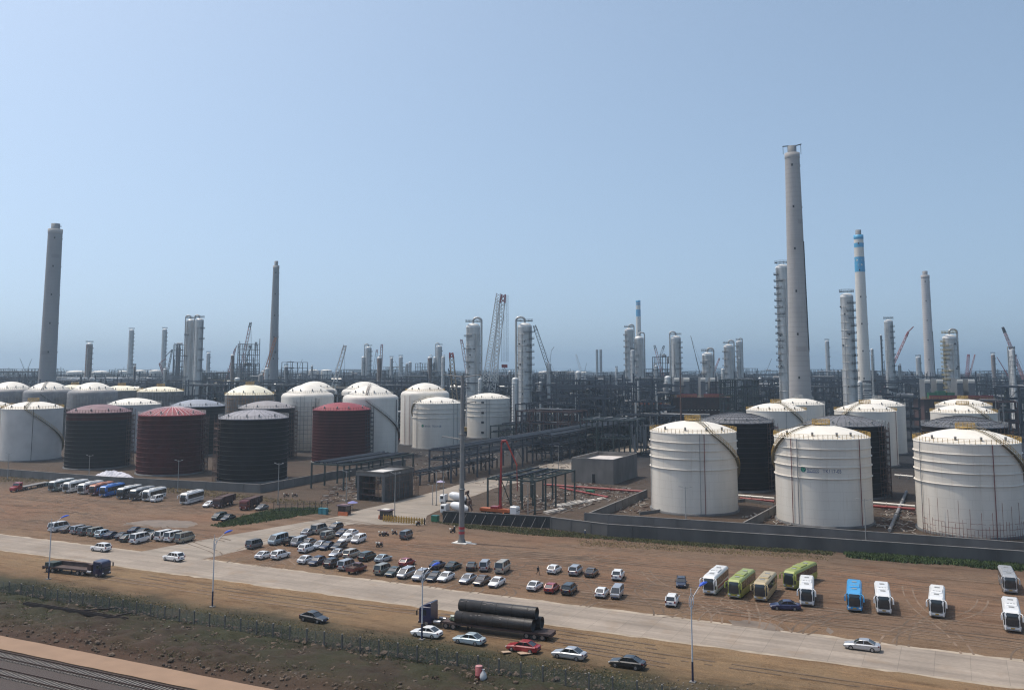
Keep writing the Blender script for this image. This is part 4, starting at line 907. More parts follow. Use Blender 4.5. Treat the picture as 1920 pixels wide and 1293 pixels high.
# shorter vessels and small columns standing among the frames
rd = random.Random(58)
for k in range(34):
    u = 250 + k*49.5 + rd.uniform(-16,16)
    if 1455 < u < 1530 or 1565 < u < 1630 or 1240 < u < 1370 or 1720 < u < 1870: continue
    Y = rd.choice((600,660,720,800,900,1000)); rw = 'nearest' if Y < 700 else 'second' if Y < 900 else 'third'
    if u < 560 and Y < 700: Y = 760
    top = 684 - (rd.uniform(-14,30)*700/Y if rd.random() < .6 else rd.uniform(-30,0)); wp = rd.uniform(4,9)*700/Y
    tower(u, top, Y, wp, flabel(u, rw, rd.choice(('short silver vessel','small pale column','squat grey vessel'))), m=rd.choice((M_clad,M_cladw,M_grey,M_rustc)), plats=rd.choice((0,1,2,3)), crown=rd.random() < .4, goose=rd.choice((None,None,None,1,-1)), group='small vessels among the frames')
# uncountable far plant
rd = random.Random(77); b = MB(); b2 = MB(); b3 = MB()
for k in range(15000):
    Y = 500*(8 ** (rd.random()**1.5)); x = rd.uniform(-.6,.6)*Y; hmax = 42 - 12*Y/FPX + rd.gauss(0,2) if Y < 2600 else rd.uniform(6,22)
    u_ = U0 + FPX*x/Y
    if Y < 620 and not (980 < u_ < 1240): continue
    if Y < 560 and u_ < 1000: continue
    hgt = max(2.5, min(30, hmax*rd.uniform(.25,1.0)))
    q = rd.random()
    if q < .3:
        k_ = min(1, Y/1100); b.box((x,Y,hgt*rd.uniform(.2,.9)),(rd.uniform(2,12)*k_,rd.uniform(2,7)*k_,rd.uniform(.6,5)*k_),SITE)
    elif q < .6:
        L = rd.uniform(6,40) * (1 if Y > 700 else .5); z = hgt; dx = L*cos(SITE); dy = L*sin(SITE); b2.bar((x,Y,z),(x+dx,Y+dy,z),rd.uniform(.3,.8))
    elif q < .85: b2.bar((x,Y,0),(x,Y,hgt*rd.uniform(.8,1.25)),rd.uniform(.3,.8))
    else:
        r = rd.uniform(.3,1.5) if Y < 900 else rd.uniform(.6,2.2); z = rd.uniform(3,hgt)
        b3.tube((x,Y,z),(x+rd.uniform(4,9),Y-rd.uniform(0,3),z),r,n=8) if rd.random() < .3 else b3.tube((x,Y,0),(x,Y,z+4),r*.5,n=8)
def stuff(bm, name, label, m): o = bm.build(name, m); tag(o, label, 'plant clutter', kind='stuff')
stuff(b, 'refinery_boxes', 'mass of dark equipment sheds and boxes through the distant refinery', M_steel); stuff(b2, 'refinery_pipework', 'mass of blue-grey posts and pipes through the distant refinery', M_steelb); stuff(b3, 'refinery_drums', 'many small silver drums and vessels through the distant refinery', M_clad)
# long low roofed runs and the row of silver shells at left
for i, (u0, u1, v, Y, lab) in enumerate(((0,335,716,850,'long straight pipe rack behind the left farm, under the silver shells'),(335,470,711,850,'long straight pipe rack between the twin silver columns and the slim chimney'),(0,125,694,1500,'long pale-topped pipe bridge on the left skyline'),(660,830,711,900,'long dark pipe bridge right of the pale lattice crane'))):
    P, Q = dp(u0, v, Y), dp(u1, v, Y); L = Q[0]-P[0]; t = thing('pipe_rack', lab, 'pipe rack', (P[0], Y, 0)); z = P[2]
    MB().b2(0,L,-4,4,z-.7,z).build('top_beam', M_grey, t)
    b = MB()
    for k in range(int(L/9)+1):
        for y in (-4,4): b.bar((k*9,y,0),(k*9,y,z-.6),.6)
    b.build('columns', M_steelb, t); b = MB()
    for k in range(7): b.tube((0,-3+k,z-3.5),(L,-3+k,z-3.5),.4,n=6)
    for k in range(6): b.tube((0,-3+k,z-7.5),(L,-3+k,z-7.5),.45,n=6)
    b.build('pipes', M_steelb, t)
for i, u in enumerate((113,118,123,128,142,155,177,187,206,213,219,223,240,250,264,276,281)):
    p = dp(u, 712, 900); t = thing('cooler_shell', 'bright vaulted silver shell in the row left of the twin silver columns', 'heat exchanger', (p[0],900,p[2]), SITE, 'row of silver shells behind the left farm')
    MB().lathe([(2.6,-5),(2.6,5)],20).build('casing', M_clad, t); t.rotation_euler = (pi/2, 0, SITE*.3)
    MB().lathe([(0,5),(1.6,5.05),(2.7,5.0),(2.7,4.7)],20).build('end_cover', M_cladw, t); b = MB()
    for q in (-3,3): b.b2(-1.4,1.4,-p[2],-2,q-.3,q+.3)
    b.build('saddle', M_steelb, t)
# ---------------------------------------------------------------- furnace blocks
def furnace(u0, u1, vt, Y, label, boxes, boxtop=0, extra=None):
    P, Q = dp(u0, vt, Y), dp(u1, vt, Y); wd = Q[0]-P[0]; H = P[2]; t = thing('furnace_block', label, 'furnace', ((P[0]+Q[0])/2, Y, 0)); d = 16
    MB().b2(-wd/2,wd/2,-d/2,d/2,3,H-1.2).build('casing', M_brown, t)
    b = MB()
    for k in range(int(wd/3)+1): b.bar((-wd/2+3*k,-d/2-.2,0),(-wd/2+3*k,-d/2-.2,H-1),.4)
    for z in (H*.35,H*.65): b.b2(-wd/2-1,wd/2+1,-d/2-1.6,-d/2,z-.15,z+.15)
    b.build('buckstays', mat('brown_black_steel',(.05,.03,.028),.7,var=.3), t)
    MB().b2(-wd/2-2,wd/2+2,-d/2-2,d/2+2,H-1.2,H-.9).build('deck', M_rustdk, t)
    b = MB(); n = int(wd/2)
    for k in range(n+1): b.bar((-wd/2-2+(wd+4)*k/n,-d/2-2,H-.9),(-wd/2-2+(wd+4)*k/n,-d/2-2,H+.4),.12)
    for z in (-.2,.4): b.bar((-wd/2-2,-d/2-2,H+z),(wd/2+2,-d/2-2,H+z),.12)
    b.build('guard_rail', M_yel, t)
    b = MB()
    for k in range(int(wd/2.2)): b.b2(-wd/2+k*2.2,-wd/2+k*2.2+.9,-d/2-1.7,-d/2-1.6,H*.64-1.2,H*.64-.9)
    b.build('window_row', M_whiter, t)
    for (a, c) in boxes:
        x0 = dp(a, vt, Y)[0]-t.location[0]; x1 = dp(c, vt, Y)[0]-t.location[0]; zt = dp(0, boxtop, Y)[2]
        o = MB().b2(x0,x1,-4,4,H-.9,zt).build('convection_box', mat('box_grey',(.13,.14,.15),.6), t)
        MB().loft([[(x0,-4.05,zt-2.6),(x1,-4.05,zt-2.6),(x1,-4.02,zt-2.6),(x0,-4.02,zt-2.6)],[(x0,-4.4,zt-1.2),(x1,-4.4,zt-1.2),(x1,-4.02,zt-.2),(x0,-4.02,zt-.2)]]).build('duct_hood', M_whiter, o)
    for k in range(2):
        x0 = -wd/2+wd*(.06+.48*k); MB().b2(x0,x0+wd*.36,-d/2-1.5,-d/2-1.0,H-.85,H+1.3).build('red_panel', mat('dusty_red_panel',(.28,.05,.06),.6), t)
    if extra: extra(t, wd, H, d)
    return t
def greens(t, wd, H, d): 
    for k in range(3): MB().b2(-wd*.42+k*wd*.12,-wd*.42+k*wd*.12+wd*.11,-6,-2,H-.8,H+3+(k % 2)).build('green_sheet_cover', M_green, t)
def racks_(t, wd, H, d):
    b = MB(); rd = random.Random(3)
    for k in range(9):
        x = wd*.18 + k*wd*.045; b.bar((x,-6,H-.8),(x,-6,H+9),.35); b.bar((x,4,H-.8),(x,4,H+9),.35)
    for z in (2,4.5,7,9): b.bar((wd*.18,-6,H+z),(wd*.55,-6,H+z),.35)
    b.build('pipe_frame', M_steel, t)
furnace(1258,1362,741,600,'red-brown furnace block with four grey boxes on top, centre right',((1262.5,1272),(1280,1291),(1312,1321),(1330,1339)),707,racks_)
furnace(1190,1246,754,590,'lower red-brown furnace deck at the left of the centre furnace block',())
furnace(1722,1862,744,590,'red-brown furnace block with grey boxes and green covers, far right',((1730,1740),(1752,1764),(1790,1801),(1811,1823)),710,greens)
# ---------------------------------------------------------------- pipe racks near the tanks
def rack(a0, b0, wd, L, H, label, m, levels=(1.0,.72), step=10, pipes=8, cw=.5, axis='b', brace=True, mid=False, beams=0):
    """open steel rack in site coordinates; runs along b from (a0,b0); width wd along a"""
    t = thing('pipe_rack', label, 'pipe rack', W(a0, b0), SITE, None); n = int(round(L/step))
    xs = (0, wd/2, wd) if mid else (0, wd)
    for k in range(n+1):
        for x in xs: MB().bar((x,k*step,0),(x,k*step,H),cw).build('column', m, t)
    b = MB()
    for lv in levels:
        z = H*lv
        for x in xs: b.bar((x,0,z-.3),(x,L,z-.3),.42)
        for k in range(n+1): b.bar((0,k*step,z-.3),(wd,k*step,z-.3),.45)
        for k in range(n*beams): b.bar((0,k*step/max(1,beams),z-.1),(wd,k*step/max(1,beams),z-.1),.22)
    b.build('beams', m, t)
    rd = random.Random(int(L+H*10))
    for lv in levels:
        b = MB()
        for k in range(pipes):
            x = wd*(k+.7)/(pipes+.4); r = rd.choice((.16,.22,.3,.3)); s0 = 0 if rd.random() < .6 else rd.uniform(0,L*.4); b.tube((x,s0,H*lv+r),(x,L*rd.uniform(.85,1),H*lv+r),r,n=6)
        if pipes: b.build('pipes', rd.choice((M_steelb,M_steel)), t)
    if brace:
        b = MB()
        for k in range(1, n, 3):
            b.bar((0,k*step,0),(0,(k+1)*step,H*levels[-1]),.2); b.bar((0,(k+1)*step,0),(0,k*step,H*levels[-1]),.2)
        if b.v: b.build('bracing', M_clad if len(xs) > 5 else m, t)
    return t
a0, b0 = AB(at(805,903)); z_ = 326
rack(a0, b0, 9.0, 170, 11.7, 'long two-level dark steel pipe rack running away behind the tall mast', M_steelb, (1.0,.71), 10, 10)
a1, b1 = AB(at(988,866)); rack(a1, b1, 12, 170, 11.5, 'second long pipe rack, right of the one behind the tall mast', M_steel, (1.0,.66,.4), 10, 12)
a2, b2_ = AB(at(920,826)); rack(a2, b2_, 14, 50, 8.5, 'short greenish pipe rack at the foot of the white tank with four hatches', M_steelg, (1.0,.6), 10, 6)
a3, b3_ = AB(at(583.6,915)); rack(a3, b3_, 13.5, 44, 8.6, 'green-topped open steel rack left of the unfinished concrete building', M_steelg, (1.0,), 7.3, 7, .45, brace=False, beams=2)
a4, b4 = AB(at(914.5,957.6)); rack(a4, b4, 15, 30, 9.5, 'small open steel rack around the red concrete pump boom', M_steelg, (1.0,), 7.5, 3, .42, brace=True, mid=True, beams=3)
a5, b5 = AB(at(1105,838)); rack(a5, b5, 8, 120, 9, 'low dark pipe rack behind the grey flat-roofed building', M_steel, (1.0,.55), 10, 8)
a6, b6 = AB(at(760,908)); rack(a6, b6, 6, 60, 4.0, 'low pipe rack crossing behind the unfinished building', M_steel, (1.0,), 10, 6, .4, brace=False)
# ---------------------------------------------------------------- buildings
a, b_ = AB(at(1150.4,908.6)); wx, wy, H = 16, 27, 8.6
t = thing('flat_roofed_building', 'bare grey concrete building with one door and a pale sunken roof', 'building', W(a-wx, b_), SITE)
mb = MB(); mb.b2(0,wx,0,.4,0,H); mb.b2(0,wx,wy-.4,wy,0,H); mb.b2(0,.4,.4,wy-.4,0,H); mb.b2(wx-.4,wx,.4,wy-.4,0,H)
M_render = mat('grey_render',(.165,.152,.138),.92,scale=.3,var=.22,streak=.5); mb.build('wall', M_render, t)
MB().b2(.4,wx-.4,.4,wy-.4,H-1.6,H-1.3).build('roof', mat('pale_roof_slab',(.55,.50,.46),.9,var=.12), t)
mb = MB(); mb.b2(-.05,wx+.05,-.05,.45,H,H+.15); mb.b2(-.05,.45,.45,wy+.05,H,H+.15); mb.b2(wx-.45,wx+.05,.45,wy+.05,H,H+.15); mb.b2(.45,wx-.45,wy-.45,wy+.05,H,H+.15); mb.build('parapet_cap', M_conc, t)
d = MB().b2(wx*.50,wx*.58,-.06,.0,0,3.4).build('door', M_black, t)
mb = MB(); mb.b2(wx*.50-.3,wx*.50,-.14,0,0,3.7); mb.b2(wx*.58,wx*.58+.3,-.14,0,0,3.7); mb.b2(wx*.50,wx*.58,-.14,0,3.4,3.7); mb.build('door_frame', M_conc, d)
a, b_ = AB(at(719,941)); wx, wy, H = 10, 17, 9.0
t = thing('unfinished_building', 'unfinished concrete building with an open front and poles inside', 'building', W(a-wx, b_), SITE)
mb = MB()
for x in (0,wx-.7):
    for y in (0,wy*.5,wy-.7): MB().b2(x,x+.7,y,y+.7,0,H-1.4).build('column', M_concd, t)
MB().b2(-.3,wx+.3,-.3,wy+.3,H-1.4,H-.6).build('roof_slab', M_concd, t)
mb = MB(); mb.b2(-.3,wx+.3,-.3,0,H-.6,H).b2(-.3,wx+.3,wy,wy+.3,H-.6,H).b2(-.3,0,0,wy,H-.6,H).b2(wx,wx+.3,0,wy,H-.6,H); mb.build('parapet', mat('brown_render',(.10,.092,.083),.95,var=.25), t)
MB().b2(wx-.25,wx-.05,.7,wy-.7,0,H-1.4).build('wall', mat('rough_grey_wall',(.075,.072,.07),.95,var=.3), t)
MB().b2(.1,wx-.8,wy-.3,wy-.1,0,H-1.4).build('wall', M_concd, t)
MB().b2(.05,.25,.7,wy*.5,0,H-1.4).build('wall', M_concd, t)
MB().b2(2.2,wx-3,4,wy*.6,H-.6,H-.45).build('roof_sheet', mat('pale_sheet',(.6,.57,.53),.9), t)
mb = MB(); rd = random.Random(8)
for k in range(12):
    x = .8+rd.random()*(wx-1.6); y = .4+rd.random()*5; mb.bar((x,y,0),(x,y,H-1.6),.12)
for z in (1.8,3.6,5.4):
    for y in (.6,3,5): mb.bar((.5,y,z),(wx-.5,y,z+rd.uniform(-.2,.2)),.11)
    mb.b2(1.5,wx-2,.6,1.6,z,z+.08)
for k in range(22):
    y = rd.uniform(0,wy+2); mb.bar((wx+1.2,y,0),(wx+1.2,y,rd.uniform(4,9)),.09)
for z in (1.8,3.6,5.4,7.2): mb.bar((wx+1.2,0,z),(wx+1.2,wy+2,z),.09)
mb.build('scaffolding', M_rustdk, t)
def booth(u, v, label, face):
    t = thing('guard_booth', label, 'guard booth', at(u, v), SITE)
    MB().b2(-1.4,1.4,-1.2,1.2,0,1.0).build('base_wall', M_brown, t); MB().b2(-1.3,1.3,-1.1,1.1,1.0,2.3).build('window', M_glass, t)
    mb = MB()
    for x in (-1.35,-.05,1.25):
        for y in (-1.15,1.05): mb.b2(x,x+.12,y,y+.12,1.0,2.4)
    mb.build('frame', M_brown, t); MB().b2(-1.8,1.8,-1.6,1.6,2.4,2.62).build('roof', mat('booth_roof',(.10,.07,.09),.6), t)
    MB().b2(-1.1,.9,-1.0,1.0,2.62,2.75).build('roof_sheet', M_whiter if face else M_mauve, t)
booth(645.5,963.5,'brown guard booth left of the site entrance, lilac umbrella behind it',0); booth(724,973,'brown guard booth at the end of the yellow gate',1)
for u, v, n, lab in ((637,965.5,3,'orange barrier blocks at the left guard booth'),(713,972,3,'orange barrier blocks at the right guard booth')):
    t = thing('traffic_barrier', lab, 'barrier', at(u, v), SITE)
    for k in range(n): MB().loft([[(k*1.1-.5,-.3,0),(k*1.1+.5,-.3,0),(k*1.1+.5,.3,0),(k*1.1-.5,.3,0)],[(k*1.1-.48,-.12,1.0),(k*1.1+.48,-.12,1.0),(k*1.1+.48,.12,1.0),(k*1.1-.48,.12,1.0)]]).build('block', M_orange, t)
def umbrella(u, v, label, m):
    t = thing('umbrella', label, 'umbrella', at(u, v)); MB().tube((0,0,0),(0,0,2.3),.05,n=6).build('pole', M_rail, t)
    mb = MB(); n = 8; v_ = [(0,0,2.6)] + [(1.6*cos(2*pi*i/n),1.6*sin(2*pi*i/n),2.0) for i in range(n)] + [(0,0,2.5)]
    mb.add(v_, [(0,1+i,1+(i+1) % n) for i in range(n)] + [(n+1,1+(i+1) % n,1+i) for i in range(n)]); mb.build('canopy', m, t)
umbrella(661,955,'lilac umbrella beside the left guard booth', mat('lilac_cloth',(.20,.20,.42),.8))
umbrella(826,914,'small lavender umbrella on the yard road left of the tall mast', mat('lavender_cloth',(.40,.36,.50),.8))
# yellow accordion gate
P, Q = at(719,977), at(801,984); L = hypot(Q[0]-P[0],Q[1]-P[1]); t = thing('accordion_gate', 'yellow accordion gate drawn across the site entrance', 'gate', P, atan2(Q[1]-P[1],Q[0]-P[0])); n = 17
for k in range(n): MB().b2(k*L/n-.09,k*L/n+.09,-.22,.22,.1,1.55).tube((k*L/n,0,1.55),(k*L/n,0,1.85),.12,.1,n=8).build('post', M_yel if k < n-1 else M_black, t)
mb = MB()
for k in range(n-1):
    x0, x1 = k*L/n, (k+1)*L/n
    for y in (-.2,.2):
        for z in (.25,.7,1.1): mb.bar((x0,y,z),(x1,y,z+.4),.07); mb.bar((x0,y,z+.4),(x1,y,z),.07)
mb.build('lattice', M_yel, t)
# ---------------------------------------------------------------- walls
def wall(pts, H, label, m, thick=.3, cap=True, name='boundary_wall', base=None, cat='wall'):
    t = thing(name, label, cat, (pts[0][0], pts[0][1], 0)); o = pts[0]; mb = MB(); cp = MB(); pi_ = MB()
    for i in range(len(pts)-1):
        P, Q = pts[i], pts[i+1]; L = hypot(Q[0]-P[0],Q[1]-P[1]); a = atan2(Q[1]-P[1],Q[0]-P[0]); c = ((P[0]+Q[0])/2-o[0],(P[1]+Q[1])/2-o[1])
        mb.box((c[0],c[1],H/2),(L,thick,H),a); cp.box((c[0],c[1],H+.06),(L+.1,thick+.12,.12),a)
        for k in range(int(L/6)+1): q = lerp(P,Q,min(1,k*6/L)); mb.box((q[0]-o[0],q[1]-o[1],H*.5-.02),(.4,thick+.16,H-.04),a)
    mb.build('panel', m, t)
    if cap: cp.build('coping', M_conc, t)
    return t
M_wall = mat('grey_block_wall',(.095,.091,.087),.92,scale=.2,var=.28,streak=.35); M_wall2 = mat('grey_bund_wall',(.145,.138,.13),.92,scale=.2,var=.25,streak=.35)
wall([at(1033.5,991),at(1140,1005),at(1537,1032),at(1920,1059.5),at(2120,1074)], 2.9, 'long dark grey outer wall along the right-hand parking lot', M_wall)
wall([at(1097,982),at(1140,985.5),at(1537,1013),at(1920,1042),at(2140,1059)], 2.9, 'grey bund wall running just behind the outer wall, in front of the white tanks', M_wall2)
P, Q = at(1097,982), at(1213,932); wall([P, Q], 2.4, 'low grey bund wall leading back to the foremost left white tank', M_wall2)
P, Q = at(1394.7,996), at(1470,954); wall([P, Q], 2.2, 'low grey bund wall between the two foremost left white tanks', M_wall2)
wall([at(-160,876),at(0,892),at(200,908),at(400,919),at(487.5,924)], 2.7, 'grey bund wall behind the row of coaches', M_wall2)
wall([at(487.5,924),at(622,898),at(680,888),at(760,873)], 2.7, 'grey bund wall turning back from the corner beside the green-topped rack', M_wall2)
wall([at(1200,965),at(1396,940),at(1450,948)], .9, 'low kerb wall between the tanks in the right farm', M_wall2, cap=False)
# dark sheet hoarding with raking props
P, Q = at(830,979.5), at(1033,991); L = hypot(Q[0]-P[0],Q[1]-P[1]); ang = atan2(Q[1]-P[1],Q[0]-P[0]); t = thing('hoarding', 'dark sheet hoarding propped by slanting poles behind the tall mast', 'hoarding', P, ang)
mb = MB(); n = int(L/.4)
for k in range(n): mb.b2(k*L/n,(k+.62)*L/n,0,.05,.1,3.0); mb.b2((k+.62)*L/n,(k+1)*L/n,.05,.10,.1,3.0)
mb.build('sheeting', mat('hoarding_dark',(.035,.035,.034),.7,var=.2), t); MB().b2(0,L,-.05,.16,3.0,3.16).build('top_rail', M_conc, t)
for k in range(11): x = L*(k+.5)/11; MB().bar((x,-.05,2.6),(x-.9,-2.0,0),.08).build('prop', mat('prop_grey',(.16,.155,.15),.8), t)
# ---------------------------------------------------------------- fences
t = thing('wire_fence', 'long wire mesh fence on concrete posts along the stony bank', 'fence', W(-168,114.4), SITE); sp_ = 3.25; n = 50
def zf(k): return .34
for k in range(n):
    o = MB().bar((k*sp_,0,0),(k*sp_,0,2.35),.16).build('post', mat('fence_post_grey',(.105,.10,.092),.9), t); 
    MB().bar((k*sp_,0,2.35),(k*sp_,0,2.48),.18).build('post_cap', mat('post_cap_grey',(.26,.245,.22),.9), o)
    if k < n-1:
        mb = MB()
        for q in range(1,22): x = (k+q/22)*sp_; mb.bar((x,0,.35),(x,0,2.3),.014)
        for q in range(14): z = .35+q*.15; mb.bar((k*sp_,0,z),((k+1)*sp_,0,z),.014)
        mb.bar(((k+.5)*sp_,0,.2),((k+.5)*sp_,0,2.25),.06); mb.build('mesh_panel', M_mesh, t)
P, Q = at(513,960), at(614,957); L = hypot(Q[0]-P[0],Q[1]-P[1]); t = thing('pole_fence', 'thin dark pole fence above the green weeds left of the entrance', 'fence', P, atan2(Q[1]-P[1],Q[0]-P[0]))
for k in range(10): MB().bar((k*L/9,0,0),(k*L/9,0,3.0),.14).build('post', M_steel, t)
mb = MB()
for z in (.6,1.4,2.2,2.9): mb.bar((0,0,z),(L,0,z),.05)
for k in range(60): mb.bar((k*L/60,0,.3),(k*L/60,0,2.9),.025)
mb.build('mesh_panel', M_mesh, t)
# ---------------------------------------------------------------- poles and lamps
def street_lamp(u, v, ht, label, first=[None]):
    p = at(u, v)
    if first[0] is None:
        t = thing('street_lamp', label, 'street lamp', p, SITE, 'street lamps along the verge'); H = 12.2
        MB().tube((0,0,0),(0,0,2.6),.15,.14,n=10).build('lower_sleeve', mat('lamp_sleeve_navy',(.015,.02,.06),.5), t)
        MB().tube((0,0,2.6),(0,0,H-1.5),.11,.075,n=10).build('pole', mat('lamp_pole_white',(.55,.55,.57),.4), t)
        MB().tube((0,0,H-1.5),(0,0,H-.2),.05,n=8).path([(0,0,H-2.2),(.25,.5,H-1.2),(.7,1.3,H-.35),(.9,1.7,H-.1)],.055,8).build('arm', mat('lamp_pole_white',(.5,.5,.5)), t)
        MB().path([(0,0,H-3.0),(-.28,0,H-2.3),(-.22,0,H-1.4),(0,0,H-1.0)],.045,6).path([(0,0,H-3.0),(.28,0,H-2.3),(.3,.2,H-1.4),(.05,.05,H-.9)],.045,6).build('scroll', mat('lamp_pole_white',(.5,.5,.5)), t)
        b = MB(); ax = [(.78,1.5,H-.15),(1.0,1.9,H+.02),(1.25,2.35,H+.14),(1.5,2.75,H+.2)]; b.loft([[(q[0]+s*.26*k_,q[1]-s*.13*k_,q[2]+z*.17*k_) for s, z in ((1,0),(.6,1),(-.6,1),(-1,0),(-.6,-.7),(.6,-.7))] for q, k_ in zip(ax,(.45,1,1.05,.4))]); b.build('lamp_head', mat('lamp_head_blue',(.03,.09,.50),.4), t)
        MB().b2(-.4,.4,-.4,.4,0,.12).build('base_plate', M_conc, t); freeze(t); first[0] = t; r = t
        r = dup(t, p, SITE, label, None, None, True)
    else: r = dup(first[0], p, SITE, label)
    r.scale = (1,1,ht/12.3)
street_lamp(398,1137,12.6,'street lamp with blue head standing near the black car parked alone on the verge')
street_lamp(91,1085,11.9,'street lamp with blue head beside the blue lorry with the empty trailer'); street_lamp(791,1198,11.0,'street lamp with blue head in front of the blue cab of the pipe lorry'); street_lamp(1299,1278,12.4,'street lamp with blue head nearest the camera, below the coaches')
p = at(865.5,1017); M_mast = mat('mast_steel',(.20,.20,.198),.55,.2); t = thing('mast', 'tall grey steel power mast with cross arms and red bands at its foot', 'mast', p, SITE); H = 39.5
MB().lathe([(.70,0),(.62,12.5)],20).build('lower_shaft', M_mast, t); MB().lathe([(.60,12.5),(.52,25.5)],20).build('middle_shaft', M_mast, t); MB().lathe([(.50,25.5),(.42,H)],20).build('upper_shaft', M_mast, t)
for z in (12.5,25.5): MB().lathe([(.60,z-.15),(.80,z-.1),(.80,z+.1),(.55,z+.15)],20).build('flange', M_mast, t)
for z in (2.1,3.2): MB().lathe([(.715,z),(.71,z+.55)],20).build('red_band', mat('band_red',(.40,.03,.04),.6), t)
MB().lathe([(1.1,0),(.74,.9)],16).build('foot', M_concd, t); MB().b2(-1.9,1.9,-1.6,1.6,0,.14).b2(1.9,4.0,-.5,.4,0,.1).build('foundation', mat('white_pad',(.62,.6,.56),.9), t)
for z, l_, tl in ((H-.4,5.2,1),(H-6.8,3.6,0),(H-15.3,5.4,1),(H-22,3.4,0)):
    mb = MB()
    for s in ((1,-1) if tl else (1,)):
        mb.tube((s*.3,0,z),(s*l_,0,z+.6),.14,.07,n=6); mb.tube((s*l_,0,z+.62),(s*l_,0,z+.2),.14,n=6)
    mb.build('cross_arm', M_mast, t)
pole_specs = ((166,903,9.5,'thin lamp pole behind the coaches, nearest the mauve-roofed tank'),(333,922,10.5,'thin lamp pole behind the white coach standing apart'),(14,898,9.5,'thin lamp pole at far left behind the red lorry'),(521,946,12.4,'thin lamp pole right of the foremost black tank'),(649,945,10,'thin lamp pole behind the left guard booth'),(740,968.5,12.2,'thin lamp pole beside the right guard booth'),(1286.6,994,11,'thin pole between the two grey walls, before the foremost left white tank'),(1624,1020,10.5,'thin pole between the two grey walls, right of the TK117-05 tank'),(1047,880,9.5,'thin lamp pole left of the grey flat-roofed building'),(990,968,9,'thin pole in front of the small open steel rack'),(818,947,10,'thin pole at the yard road, left one of the pair by the mixers'),(831,945,10,'thin pole at the yard road, right one of the pair by the mixers'),(811,946,6,'short dark pole beside the pair of poles at the yard road'))
pf = None
for u, v, H, lab in pole_specs:
    if pf is None:
        pf = thing('lamp_pole', lab, 'lamp pole', at(u, v), SITE, 'thin poles about the plant'); MB().tube((0,0,0),(0,0,10),.14,.08,n=8).build('pole', M_rail, pf)
        mb = MB()
        for s in (-1,1): mb.bar((0,0,9.6),(s*1.5,0,9.95),.08); mb.b2(s*1.5-.25,s*1.5+.25,-.16,.16,9.9,10.05)
        mb.build('twin_lamp', M_rail, pf); MB().tube((0,0,0),(0,0,.3),.3,n=8).build('base', M_conc, pf); freeze(pf); o = dup(pf, at(u, v), SITE, lab, None, None, True)
    else: o = dup(pf, at(u, v), SITE, lab)
    o.scale = (1,1,H/10)
Pm = dp(1275,684,430); t = thing('lightning_mast', 'tall thin dark mast rising behind the foremost left white tank', 'mast', (Pm[0],430,0)); MB().tube((0,0,0),(0,0,26),.55,.4,n=8).build('lower_pole', M_rustdk, t); MB().tube((0,0,26),(0,0,Pm[2]+1),.3,.12,n=8).build('upper_pole', M_rustdk, t)
for u, v, vt, Y, lab in ((1658,760,575,700,'thin dark mast beside the right silver column'),(1620,745,640,0,None)):
    if lab:
        P = dp(u, vt+100, Y); t = thing('lightning_mast', lab, 'mast', (P[0],Y,0)); MB().tube((0,0,0),(0,0,P[2]*.6),.6,.4,n=8).build('lower_pole', M_steelb, t); MB().tube((0,0,P[2]*.6),(0,0,P[2]),.3,.15,n=8).build('upper_pole', M_steelb, t)
# ---------------------------------------------------------------- railway
M_sleeper = mat('sleeper_concrete',(.20,.178,.158),.9,var=.25,scale=2); M_railr = mat('rusty_rail',(.07,.04,.03),.6)
for bc, lab in ((90.9,'railway track nearer the sandy path'),(86.0,'railway track at the bottom left corner')):
    t = thing('railway_track', lab, 'railway', W(-134,bc,.05), SITE)
    for k in range(96):
        rdx = random.uniform(-.02,.02); MB().loft([[(k*.62-.13,-1.3,0),(k*.62+.13,-1.3,0),(k*.62+.13,-1.3,.12),(k*.62-.13,-1.3,.12)],[(k*.62-.13+rdx,1.3,0),(k*.62+.13+rdx,1.3,0),(k*.62+.13+rdx,1.3,.12),(k*.62-.13+rdx,1.3,.12)]]).build('sleeper', M_sleeper, t)
    for y in (-.86,.86): MB().b2(-2,62,y-.07,y+.07,.12,.16).b2(-2,62,y-.015,y+.015,.16,.26).b2(-2,62,y-.04,y+.04,.26,.31).build('rail', M_railr, t)
# steel beam lying on the bank
P, Q = at(45,1139), at(238,1170); L = hypot(Q[0]-P[0],Q[1]-P[1]); t = thing('steel_beam', 'long dark steel beam lying on the stony bank at left', 'steel beam', (P[0],P[1],.75), atan2(Q[1]-P[1],Q[0]-P[0]))
M_bm = mat('dark_brown_beam',(.035,.024,.02),.8); MB().b2(0,L,-.3,-.24,-.25,.3).b2(0,L,.24,.3,-.25,.3).b2(0,L,-.24,.24,-.02,.05).build('beam', M_bm, t)
MB().bar((L*.78,-1.6,-.2),(L*.93,2.4,.35),.2).build('cross_piece', M_bm, t); MB().bar((L*.55,.4,.2),(L*.72,6.5,-.3),.2).build('cross_piece', M_bm, t)
